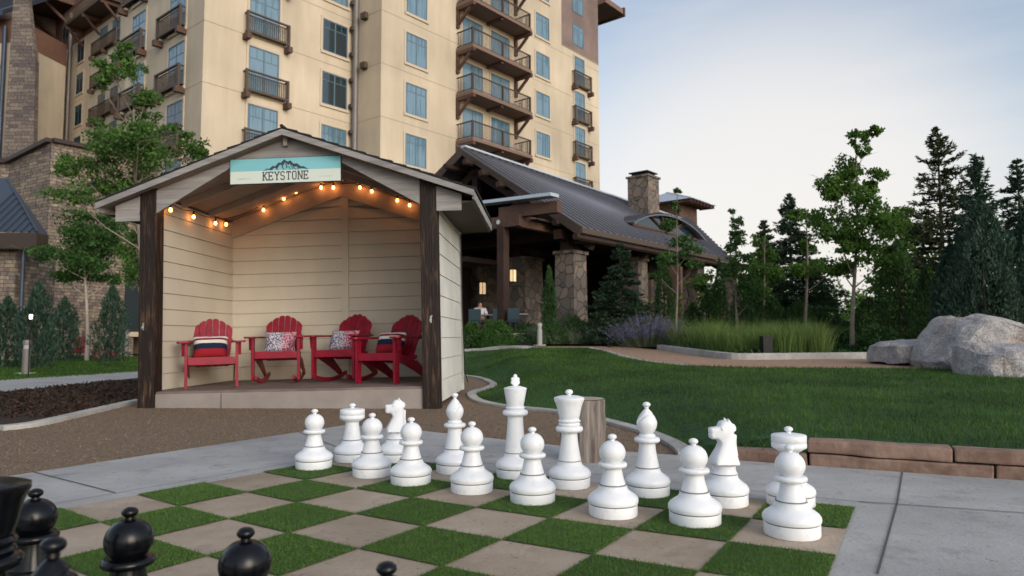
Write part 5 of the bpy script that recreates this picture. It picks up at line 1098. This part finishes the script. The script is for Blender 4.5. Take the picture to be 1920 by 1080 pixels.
# bark chips
n = 9000; P = np.column_stack([rng.uniform(-8, -4.2, n), rng.uniform(7.5, 14, n)]); mp_ = gpoly([(-160, 752), (262, 709), (262, 755), (200, 768), (120, 786), (60, 799), (-160, 818)]); P = P[inpoly(P, mp_)]
tag(fast_mesh('bark_chips', leaves(np.column_stack([P, rng.uniform(.012, .04, len(P))]), .06, .4), 4, leafmat('bark_chip', (.010, .006, .004), (.062, .036, .022), 0)), 'dark bark chips of the mulch bed left of the shed', 'bark chips', kind='stuff')
# loose granite grit on the gravel apron
n = 60000; yy = 3.0 * (9.2 / 3.0) ** rng.uniform(0, 1, n); P = np.column_stack([rng.uniform(-6.5, 2.0, n), yy]); P = P[inpoly(P, gp) & ~inpoly(P, slab_poly)]
s_ = np.clip(P[:, 1] / 6, .8, 1.4); V_ = leaves(np.column_stack([P, rng.uniform(.001, .006, len(P))]), .011, .8)
tag(fast_mesh('gravel_grit', V_, 4, leafmat('grit', (.11, .078, .054), (.25, .185, .135), 0)), 'loose brown granite grit scattered on the gravel apron', 'gravel', kind='stuff')
def bollard(px, pyb, pyt, rpx, label, m_='pipe'):
    g = GT(px, pyb); s = g.y / F_PX; r = rpx * s; h = (pyb - pyt) * s; e = tag(empty('bollard', (g.x, g.y, g.z)), label, 'bollard light'); q = MB(); q.lathe([(.001, 0), (r * 2.6, 0), (r * 2.6, .03), (r, .03), (r, .04)], 20); q.build('base', M['curb'], e, smooth=40)
    q = MB(); q.lathe([(r, .03), (r, h * .74)], 20); q.build('post', M[m_], e, smooth=40); q = MB(); q.lathe([(r * .8, h * .74), (r * .8, h * .86)], 20); q.build('lens', M['curb'], e, smooth=40); q = MB(); q.lathe([(r, h * .86), (r, h * .97), (r * .9, h)], 20); q.build('cap', M[m_], e, smooth=40)
bollard(48, 701, 638, 6.5, 'grey bollard light on a round base in the left lawn'); bollard(236, 668, 617, 5, 'grey bollard light just left of the shed post')
bollard(1012, 648, 606, 4.5, 'slim pale bollard light at the bed corner before the pavilion', 'curb')
def kerbY(px):
    a = [(p[0], q_.y) for p, q_ in zip(PATH_UP, pu)]
    return float(np.interp(px, [k[0] for k in a], [k[1] for k in a]))
def boxlight(px, pyb, w_, h_, label):
    Yb = kerbY(px) + .42; g = at(px, pyb, Yb); s = Yb / F_PX; e = tag(empty('garden_uplight', (g.x, Yb, g.z)), label, 'garden light'); q = MB(); q.box(-w_ * s / 2, w_ * s / 2, -.12, .12, -.05, h_ * s); q.build('housing', M['black_metal'], e, bevel=.01); q = MB(); q.box(-w_ * s / 2 - .01, w_ * s / 2 + .01, -.13, .13, h_ * s, h_ * s + .02); q.build('cap', M['black_metal'], e)
# path lamp, far left
g = at(58, 594, 15.5); e = tag(empty('path_lamp', (g.x, g.y, 0)), 'slim path lamp with small white glowing head among the left junipers', 'lamp'); q = MB(); q.tube([(0, 0, 0), (0, 0, g.z - .05)], .012, 6); q.build('stake', M['black_metal'], e); q = MB(); q.lathe([(.03, g.z - .05), (.035, g.z + .05)], 10); q.build('lamp_head', M['path_glow'], e)

# ================================================================== PLANTS
def lobe_points(c, r, n, clumps):
    cc = unit(rng.normal(size=(clumps, 3))) * (rng.uniform(0, 1, (clumps, 1)) ** (1 / 2.4)) * r
    idx = rng.integers(0, clumps, n); sp_ = np.array(r) * 0.26
    return np.array(c) + cc[idx] + rng.normal(size=(n, 3)) * sp_ * .8
def tree(name, label, cat, Y, bpx, toppx, r0, lobes, leaf, m_, dens=1.0, bark='bark', group=None, base_z=None, lean=0.0):
    b = at(bpx, 640, Y); bz = T(b.x, Y) if base_z is None else base_z; b = Vector((b.x, Y, bz)); tp = at(*toppx, Y); e = tag(empty(name, b), label, cat, group); H_ = tp.z - bz; s = Y / F_PX
    q = MB(); pts = []; 
    for k in range(9): t = k / 8; pts.append(Vector(((tp.x - b.x) * t + .04 * H_ * .12 * math.sin(t * 7 + bpx), .05 * math.sin(t * 5 + 1), H_ * t)))
    q.tube(pts, [r0 * (1 - .88 * k / 8) + (.25 * r0 if k == 0 else 0) for k in range(9)], 9)
    P = []; 
    for lb_ in lobes:
        px, py, rx = lb_[:3]; ry = lb_[3] if len(lb_) > 3 else rx
        c = at(px, py, Y) ; dx = c.x - (b.x + (tp.x - b.x) * ((c.z - bz) / H_)); depth = rng.uniform(-1, 1) * min(1.1, .35 * H_ * .4) * (1 if rx * s > .15 else .2); c = Vector((c.x - b.x, depth, c.z - bz)); 
        c.x *= 1; r = np.array([rx * s, max(rx, ry) * s * .9, ry * s]); n = int(dens * 620 * (rx * s + .12) * (ry * s + .12) / (leaf * leaf) * .030) + 30
        P.append(lobe_points(c, r, n, max(5, int(n / 42))))
        tz = max(0.0, min(1, (c.z - .35 * math.hypot(dx, depth) - .08 * H_) / H_)); i = tz * 8; k0 = min(7, int(i)); st_ = pts[k0].lerp(pts[k0 + 1], i - k0); mid = st_.lerp(c, .5) + Vector((0, 0, -.06 * (c - st_).length)); rb = r0 * .38 * (1 - .7 * tz) + .004
        q.tube([st_, mid, c], [rb, rb * .65, rb * .3], 6)
        for _ in range(4):
            tgt = c + Vector(tuple(rng.normal(size=3) * r * .75)); q.tube([mid.lerp(c, rng.uniform(.2, 1)), tgt], [rb * .35, rb * .12], 4, cap=False)
    q.build('trunk', M[bark], e, normals=False, smooth=80)
    P = np.concatenate(P); fast_mesh('crown', leaves(P, leaf, .6, axis=(0, 0, -.5), jitter=1.6), 4, M[m_], e); return e
def conifer(name, label, Y, px, toppy, hwpx, m_, cat='conifer', group=None, droop=.15, ragged=.2, skirt=.02, leaf=.13, dens=1.0, shape=.85, levels=None, base_z=None, bark='dark_bark'):
    b = at(px, 640, Y); bz = T(b.x, Y) if base_z is None else base_z; tp = at(px, toppy, Y); H_ = tp.z - bz; e = tag(empty(name, (b.x, Y, bz)), label, cat, group); hw = hwpx * Y / F_PX
    q = MB(); r0 = .02 + H_ * .013; q.tube([(0, 0, 0), (0, 0, H_ * .5), (0, 0, H_)], [r0, r0 * .55, r0 * .08], 8); P, A = [], []; lv = levels or int(18 + H_ * 3.5)
    for i in range(lv):
        t = (i + rng.uniform(-.3, .3)) / lv; t = max(0.0, min(.985, t)); z = H_ * (skirt + (1 - skirt) * t); L_ = hw * ((1 - t) ** shape) * (1 if t > .12 else .8 + 1.6 * t); nb = max(4, int(11 * (1 - t * .5)))
        for k in range(nb):
            a = rng.uniform(0, 2 * math.pi); l = (L_ * (1 + rng.normal() * ragged) + .05); l = max(.06, l); dr = -droop * l + (.35 * l if t > .8 else 0); d = np.array([math.cos(a), math.sin(a), 0])
            m = int(dens * 9 + dens * 26 * l / max(leaf * 6, .4)); u = rng.uniform(.12, 1, m) ** .8; side = rng.normal(size=m) * .16 * l * (1.15 - u); perp = np.array([-d[1], d[0], 0])
            pts = np.outer(u * l, d) + np.outer(side, perp); pts[:, 2] += z + dr * u ** 1.5 + .10 * l * np.maximum(0, u - .7) + rng.normal(size=m) * .03; P.append(pts); A.append(d * .8 + np.outer(np.sign(side), perp) * .7 + np.array([0, 0, .25]))
            if k % 2 == 0: q.tube([(0, 0, z), tuple(d * l * .55 + np.array([0, 0, z + dr * .4])), tuple(d * l * .97 + np.array([0, 0, z + dr]))], [.006 + .012 * l, .004 + .006 * l, .003], 4, cap=False)
    q.build('trunk', M[bark], e, normals=False); P = np.concatenate(P); A = np.concatenate(A); fast_mesh('crown', leaves(P, leaf, .30, axis=A, jitter=1.0), 4, M[m_], e); return e
def column_shrub(label, Y, px, toppy, hwpx, m_='arbor', n=2600, leaf=.16, name='columnar_shrub', group='columnar evergreens', ragged=.12, base_z=None, top_pow=1.0, cat='evergreen'):
    b = at(px, 640, Y); bz = T(b.x, Y) if base_z is None else base_z; tp = at(px, toppy, Y); H_ = tp.z - bz; hw = hwpx * Y / F_PX; e = tag(empty(name, (b.x, Y, bz)), label, cat, group)
    q = MB(); q.tube([(0, 0, 0), (0, 0, H_ * .8)], [.05, .01], 6); q.build('stem', M['dark_bark'], e, normals=False); n = int(n * max(.6, hw * H_ / 1.0)); n = min(n, 26000)
    nb = 60; ba = rng.uniform(0, 2 * np.pi, nb); bt = rng.uniform(0, 1, nb)   # plume tips make the outline uneven
    t = rng.uniform(0, 1, n) ** .85; a = rng.uniform(0, 2 * np.pi, n); prof = np.sin(np.pi * np.clip(t * .80 + .20, 0, 1)) ** .7 * (1 - .25 * t) ** top_pow
    bump = np.array([1 + ragged * math.sin(3 * x_ + 9 * y_ + px) + ragged * .8 * math.sin(7 * x_ - 17 * y_) for x_, y_ in zip(a, t)]); r = hw * prof * bump * rng.uniform(.25, 1, n) ** .35
    P = np.column_stack([r * np.cos(a), r * np.sin(a), t * H_ + rng.normal(size=n) * .04]); A = np.column_stack([np.cos(a) * .35, np.sin(a) * .35, np.ones(n)])
    fast_mesh('foliage', leaves(P, leaf, .26, axis=A, jitter=.7), 4, M[m_], e); return e
def dome_shrub(label, px, pyb, hwpx, hpx, m_='shrub', leaf=.07, n=2600, name='shrub', cat='shrub', group=None, up=.4, Y=None):
    g = GT(px, pyb) if Y is None else at(px, pyb, Y); 
    if Y is not None: g.z = T(g.x, Y)
    s = g.y / F_PX; hw = hwpx * s; h = hpx * s if Y is None else at(px, pyb - hpx, Y).z - g.z; e = tag(empty(name, (g.x, g.y + hw * .5, g.z)), label, cat, group); d = unit(rng.normal(size=(n, 3))); d[:, 2] = np.abs(d[:, 2]); lob = 1 + .16 * np.sin(d[:, 0] * 5 + px) * np.cos(d[:, 1] * 6 + d[:, 2] * 4); r = rng.uniform(.3, 1, n) ** .35 * lob
    P = d * r[:, None] * [hw, hw * .8, h]; fast_mesh('foliage', leaves(P, leaf, .5, axis=d * .6 + [0, 0, up], jitter=1.2), 4, M[m_], e)
    q = MB()
    for k in range(7): a = k * .9; q.tube([(0, 0, 0), (math.cos(a) * hw * .5, math.sin(a) * hw * .4, h * .6)], [.012, .005], 4)
    q.build('stems', M['dark_bark'], e, normals=False); return e
# --- left side
tree('ash_tree', 'tall leafy young tree rising behind the left roof slope of the shed', 'tree', 14.5, 270, (252, 108), .06, [(x_, y_, r__ * 1.2, (q__[0] if q__ else r__) * 1.3) for x_, y_, r__, *q__ in [(250, 108, 14), (260, 130, 20, 16), (246, 152, 24, 18), (262, 172, 16), (226, 180, 18, 9), (278, 192, 22, 8), (246, 206, 24, 15), (188, 232, 18, 9), (202, 255, 24, 14), (240, 245, 28, 20), (300, 232, 26, 12), (320, 262, 34, 16), (350, 278, 18, 15), (228, 285, 42, 22), (290, 296, 42, 20), (106, 300, 18, 10), (150, 324, 24, 13), (200, 314, 32, 18), (252, 330, 42, 18), (168, 345, 32, 14), (222, 352, 38, 15), (235, 385, 26, 20), (240, 430, 24, 26), (228, 470, 20, 22), (245, 510, 16, 24), (215, 320, 40, 26), (262, 270, 34, 24), (180, 380, 34, 20), (300, 270, 30, 18)]], .078, 'ash_light', .95, base_z=0)
tree('birch_tree', 'small leafy tree with pale trunk in front of the stone wall', 'tree', 27, 163, (160, 395), .07, [(150, 405, 36, 13), (185, 412, 26, 14), (128, 430, 34, 16), (165, 440, 40, 20), (195, 460, 32, 20), (105, 480, 30, 14), (145, 480, 40, 20), (180, 495, 34, 20), (150, 515, 34, 14), (110, 515, 26, 14), (195, 520, 20, 14), (150, 450, 50, 30), (215, 440, 26, 22), (150, 490, 46, 24)], .12, 'ash_leaf', 1.7, bark='stump_top', base_z=0)
for px, tp_, hw, Y, lab in ((12, 560, 34, 21, 'blue green juniper at the very left edge behind the bollard'), (68, 532, 32, 20.5, 'tall blue green juniper behind the grey bollard'), (208, 538, 28, 25.5, 'narrow juniper standing left of the shed beside the pale trunk'), (118, 560, 30, 27, 'dark juniper between the tall juniper and the pale trunk')):
    column_shrub(lab, Y, px, tp_, hw, 'juniper', 2600, .15, 'juniper', 'junipers in the left garden', .34, base_z=0)
def copy_tree(o, parent=None):
    c = o.copy(); C.objects.link(c); c.parent = parent
    for ch in list(o.children): copy_tree(ch, c)
    return c
fc = copy_tree(c1); g = at(145, 650, 29); fc.location = (g.x, g.y, 0); fc.rotation_euler = (0, 0, .4); fc['label'] = 'small distant red garden chair behind the pale trunk in the left garden'; fc['group'] = 'distant red chairs in the left garden'
fc2 = copy_tree(c1); g = at(182, 650, 29.5); fc2.location = (g.x, g.y, 0); fc2.rotation_euler = (0, 0, -.8); fc2['label'] = 'distant red garden chair turned away, nearest the juniper in the left garden'; fc2['group'] = 'distant red chairs in the left garden'
# --- beds before the pavilion
dome_shrub('round bright green shrub left of the pavilion post, beside the shed', 882, 652, 22, 48, n=2200, group='round green shrubs'); dome_shrub('larger round bright green shrub in front of the dining chairs', 930, 651, 40, 50, n=4200, group='round green shrubs')
dome_shrub('dark leafy shrub right of the pale bollard', 1035, 645, 34, 42, n=2200, group='round green shrubs', m_='arbor'); dome_shrub('low dark shrub at the foot of the stone column', 1075, 640, 30, 52, n=2200, group='round green shrubs', m_='arbor', Y=23)
dome_shrub('spreading low juniper beneath the oak, right of the tall grass', 1580, 660, 62, 44, 'arbor', .10, 3600, 'juniper', 'shrub', 'low spreading junipers'); dome_shrub('spreading low juniper left of the granite block', 1660, 640, 45, 30, 'arbor', .10, 2400, 'juniper', 'shrub', 'low spreading junipers', Y=17)
conifer('spruce_tree', 'dense conical spruce in front of the pavilion between two stone columns', 22.5, 1165, 455, 74, 'spruce', dens=2.2, group='spruces', leaf=.12)
for px, tp_, hw, Y, lab in ((1030, 500, 17, 23.5, 'thin columnar evergreen left of the sunlit stone column'), (1247, 478, 22, 23.0, 'columnar evergreen right of the spruce before the pavilion'), (1352, 488, 15, 24.0, 'narrow columnar evergreen before the far end of the pavilion'), (1396, 520, 26, 24.5, 'dark columnar evergreen just beyond the pavilion roof corner'),
        (1548, 545, 34, 26, 'broad columnar evergreen left of the oak trunk'), (1450, 560, 34, 25, 'low columnar evergreen below the big spruce'), (1500, 566, 34, 24.6, 'low columnar evergreen between spruce and oak'), (1632, 560, 34, 25, 'low columnar evergreen right of the oak trunk'),
        (1690, 452, 46, 19.5, 'tall bushy evergreen right of the oak, behind the granite block'), (1745, 505, 40, 18.5, 'dark evergreen behind the left flank of the tall boulder'), (1330, 545, 22, 25, 'low evergreen beneath the far pavilion eave'), (1300, 570, 22, 25, 'short evergreen beside the thin tree before the pavilion')):
    column_shrub(lab, Y, px, tp_, hw, 'arbor', 2800, .12)
conifer('spruce_tree', 'big dark spruce standing right of the pavilion roof', 27.0, 1488, 362, 106, 'spruce', dens=1.5, leaf=.16, group='spruces', ragged=.2, shape=1.0, levels=50)
conifer('pine_tree', 'tallest brownish pine with ragged sparse branches at right', 21.0, 1775, 238, 112, 'pine', dens=1.1, leaf=.17, ragged=.30, shape=.80, droop=-.05, levels=48)
conifer('juniper_tree', 'broad dark juniper tree with a wispy top right of the pine', 16.5, 1845, 292, 74, 'juniper', dens=1.1, leaf=.14, ragged=.25, shape=.8, droop=-.5, levels=50, cat='conifer')
conifer('spruce_tree', 'dark spruce cut by the right edge of the photo', 20.0, 1925, 296, 92, 'spruce', dens=1.6, leaf=.15, group='spruces', ragged=.25)
conifer('spruce_tree', 'small distant conifer behind the left side of the big spruce', 34, 1438, 412, 64, 'pine', dens=2.0, leaf=.2, group='spruces')
column_shrub('wide dark juniper mass behind the tall boulder', 15.8, 1850, 380, 68, 'juniper', 3600, .11, 'juniper', 'big junipers at right', .2)
column_shrub('dark juniper mass behind the right boulder at the photo edge', 15.6, 1935, 400, 52, 'juniper', 3600, .11, 'juniper', 'big junipers at right', .2)
column_shrub('lower dark juniper between the tall evergreen and the pine trunk', 17, 1790, 460, 42, 'juniper', 3600, .11, 'juniper', 'big junipers at right', .2)
tree('oak_tree', 'young oak with slender pale trunk and open lobed crown', 'tree', 18.5, 1600, (1606, 262), .062, [(x_, y_, r__ * 1.08, (q__[0] if q__ else r__) * 1.15) for x_, y_, r__, *q__ in [(1589, 267, 16, 11), (1618, 253, 17, 9), (1608, 285, 12, 14), (1606, 312, 24, 22), (1566, 340, 26, 24), (1600, 352, 26, 22), (1664, 315, 26, 11), (1648, 342, 15, 12), (1552, 372, 18, 16), (1586, 402, 44, 18), (1622, 408, 36, 22), (1640, 432, 40, 20), (1574, 436, 40, 18), (1608, 462, 36, 14), (1589, 498, 52, 15), (1636, 492, 36, 16), (1560, 470, 20, 10), (1600, 380, 26, 22), (1612, 440, 30, 18), (1588, 330, 14, 12)]], .105, 'oak_leaf', 1.5)
tree('oak_tree', 'lower light green young oak left of the slender oak', 'tree', 21.5, 1512, (1512, 390), .06, [(1506, 400, 22, 12), (1520, 420, 18, 14), (1530, 498, 36, 12), (1502, 508, 26, 11), (1548, 512, 30, 10), (1520, 460, 16, 12)], .125, 'oak_leaf', 1.7)
tree('oak_tree', 'yellowish leafy young oak right of the slender oak', 'tree', 24, 1690, (1694, 390), .08, [(1705, 405, 34, 18), (1680, 430, 36, 20), (1720, 440, 36, 20), (1670, 475, 40, 20), (1715, 480, 44, 22), (1650, 510, 34, 16), (1740, 520, 40, 20), (1690, 525, 40, 18)], .14, 'oak_leaf', 1.6)
tree('aspen_tree', 'thin young aspen just right of the pavilion roof', 'tree', 22, 1385, (1374, 392), .045, [(1374, 396, 6, 7), (1372, 420, 12, 12), (1380, 440, 16, 12), (1378, 462, 22, 14), (1386, 490, 26, 16), (1372, 515, 22, 14), (1396, 535, 24, 18), (1400, 560, 20, 18)], .09, 'ash_leaf', 1.3)
tree('aspen_tree', 'thin young tree with airy crown in front of the dormer', 'tree', 20.5, 1268, (1270, 355), .04, [(1270, 359, 7, 6), (1266, 388, 9, 11), (1262, 418, 20, 12), (1276, 446, 24, 13), (1292, 470, 24, 13), (1250, 485, 26, 12), (1240, 512, 18, 10), (1300, 498, 16, 10)], .09, 'ash_leaf', 1.2)
tree('ash_tree', 'small bushy young tree between the aspen and the big spruce', 'tree', 25, 1432, (1434, 440), .05, [(1432, 450, 14, 14), (1440, 475, 24, 18), (1424, 500, 26, 18), (1450, 515, 28, 18), (1430, 540, 30, 18), (1408, 520, 20, 16)], .12, 'oak_leaf', 1.4)
tree('ash_tree', 'small bushy young tree left of the far pavilion column', 'tree', 27, 1325, (1326, 505), .05, [(1325, 515, 18, 12), (1310, 535, 24, 16), (1340, 545, 24, 16), (1322, 565, 30, 16)], .12, 'oak_leaf', 1.4)
dome_shrub('rounded dark shrub beneath the aspen', 1375, 640, 34, 42, 'arbor', .10, 2200, 'shrub', group='dark shrubs behind the tall grass', Y=22.5)
dome_shrub('rounded dark shrub beneath the airy thin tree', 1290, 640, 34, 38, 'arbor', .10, 2200, 'shrub', group='dark shrubs behind the tall grass', Y=22.8)
dome_shrub('rounded dark shrub beneath the big spruce', 1470, 640, 38, 36, 'arbor', .10, 2200, 'shrub', group='dark shrubs behind the tall grass', Y=21)
for i_, (px_, pb_, hw_, h_, mm_) in enumerate([(1262, 654, 26, 30, 'tall_grass'), (1330, 662, 24, 26, 'sage'), (1412, 668, 22, 24, 'tall_grass'), (1505, 668, 26, 26, 'sage'), (1560, 664, 22, 30, 'tall_grass')]):
    dome_shrub(['loose pale grass clump at the left start of the kerb wall', 'low grey green clump spilling over the kerb wall', 'loose pale grass clump left of the black box light', 'low grey green clump right of the black box light', 'loose pale grass clump at the foot of the spreading juniper'][i_], px_, pb_ - 4, hw_, h_, mm_, .16, 1500, 'perennial_clump', 'plant', 'clumps along the kerb wall', up=1.2)
# sage, tall grass and ground cover
def stems(name, label, cat, zone, n, h0, h1, m_, wd=.006, tipm=None, kind='stuff', lean=.25):
    P = []; 
    while len(P) < n:
        px = rng.uniform(zone[0], zone[1]); Y = rng.uniform(zone[2], zone[3]); x = at(px, 640, Y).x; P.append((x, Y, T(x, Y)))
    P = np.array(P); cl = rng.normal(size=(n, 2)) * lean; h = rng.uniform(h0, h1, n); a = rng.uniform(0, 6.28, n); sx = np.column_stack([np.cos(a), np.sin(a), np.zeros(n)]) * wd
    mid = P + np.column_stack([cl * .35 * h[:, None], h * .6]); tip = P + np.column_stack([cl * h[:, None], h]); V1 = np.stack([P - sx, P + sx, mid + sx * .7, mid - sx * .7], 1); V2 = np.stack([mid - sx * .7, mid + sx * .7, tip, tip], 1)
    return P, tip, tag(fast_mesh(name, np.concatenate([V1.reshape(-1, 3), V2.reshape(-1, 3)]), 4, M[m_]), label, cat, kind=kind)
def tuftzone(name, label, zones, n, h0, h1, m_, wd=.006, lean=.3):
    Vs = []
    for (xa, xb, ya, yb, k) in zones:
        for _ in range(k):
            px = rng.uniform(xa, xb); Y = kerbY(px) + rng.uniform(ya, yb); x = at(px, 640, Y).x; h = rng.uniform(h0, h1, n) * rng.uniform(.40, 1.35); P = np.column_stack([x + rng.normal(size=n) * .09, Y + rng.normal(size=n) * .09, np.full(n, T(x, Y))]); cl = (P[:, :2] - [x, Y]) * 2.0 + rng.normal(size=(n, 2)) * lean * .5
            a = rng.uniform(0, 6.28, n); sx = np.column_stack([np.cos(a), np.sin(a), np.zeros(n)]) * wd; mid = P + np.column_stack([cl * .3 * h[:, None], h * .65]); tip = P + np.column_stack([cl * h[:, None], h]); Vs += [np.stack([P - sx, P + sx, mid + sx * .7, mid - sx * .7], 1).reshape(-1, 3), np.stack([mid - sx * .7, mid + sx * .7, tip, tip], 1).reshape(-1, 3)]
    return tag(fast_mesh(name, np.concatenate(Vs), 4, M[m_]), label, 'ornamental grass', kind='stuff')
boxlight(1437, 666, 18, 34, 'black box garden light in front of the tall grass'); boxlight(1198, 650, 14, 20, 'black box garden light in front of the purple sage')
yk = kb[4].y
tuftzone('ornamental_grass', 'tall feathery green grass growing behind the low kerb wall', [(1330, 1545, .7, 4.0, 180), (1245, 1340, .8, 4, 60), (1455, 1540, .45, 1.5, 40)], 130, .2, .78, 'tall_grass', .005, .45)
tuftzone('perennial_border', 'grey green perennials edging the lawn before the pavilion', [(1000, 1290, .5, 3.2, 230)], 110, .15, .55, 'sage', .008, .8)
gx_, gy_ = [], []
P_, tip_, o_s = stems('seed_heads', 'pale airy seed heads above the tall grass', 'seed heads', (1310, 1545, yk + 1.5, yk + 4.5), 420, .55, .95, 'tall_grass', .0025)
sgp = at(1215, 640, 21.5); sgz = T(sgp.x, 21.5); sge = tag(empty('sage_bush', (sgp.x, 21.5, sgz)), 'sprawling Russian sage with violet flower spikes', 'sage bush')
n = 700; c_ = rng.normal(size=(n, 2)) * [.55, .3]; P0_ = np.column_stack([c_ * .6, np.zeros(n)]); d_ = unit(np.column_stack([c_ * 1.1 + rng.normal(size=(n, 2)) * .15, rng.uniform(.8, 1.2, n)])); hh_ = rng.uniform(.55, 1.05, n)[:, None]; tipp = P0_ + d_ * hh_; sx = np.array([[.006, 0, 0]])
fast_mesh('stems', np.stack([P0_ - sx, P0_ + sx, tipp + sx * .4, tipp - sx * .4], 1).reshape(-1, 3), 4, M['sage'], sge)
tt = rng.uniform(.45, 1.02, (n, 16)); tt = tt; PP = (P0_[:, None, :] + (tipp - P0_)[:, None, :] * tt[:, :, None]).reshape(-1, 3) + rng.normal(size=(n * 16, 3)) * .018; fast_mesh('flowers', leaves(PP, .034, .6), 4, M['purple'], sge)
# ground cover filling the beds
n = 42000; px = rng.uniform(860, 1960, n); Y = rng.uniform(15.5, 30, n); X = (px - 960) / F_PX * Y; bed = [(p.x, p.y + .3) for p in pu] + [(14, 15.5), (26, 30), (-1.2, 30), (-1.2, pfar.y + .5), (pfar.x + .5, pfar.y + .6)]
PT = np.column_stack([X, Y]); PT = PT[inpoly(PT, bed)]; hgt_ = np.array([T(a, b) + .04 + .22 * max(0, noise.noise(Vector((a * .9, b * .9, 0))) + .35) * rng.uniform(0, 1) for a, b in PT])
tag(fast_mesh('ground_cover', leaves(np.column_stack([PT, hgt_]), .12, .5, axis=(0, 0, .6), jitter=1.4), 4, M['arbor']), 'low mixed green planting covering the beds behind the lawn', 'ground cover', kind='stuff')
# distant tree belt closing the horizon
Pd = []
for k in range(70):
    Y = rng.uniform(48, 75); px = rng.uniform(980, 2000); x = (px - 960) / F_PX * Y; h = rng.uniform(2.6, 4.6) + (1.5 if px > 1400 else 0); r = rng.uniform(1.5, 2.6); Pd.append(lobe_points((x, Y, h * .5 + .3), (r, r, h * .5), 420, 14))
tag(fast_mesh('distant_trees', leaves(np.concatenate(Pd), .38, .6), 4, M['oak_leaf']), 'belt of distant trees beyond the pavilion and garden', 'distant trees', kind='stuff')
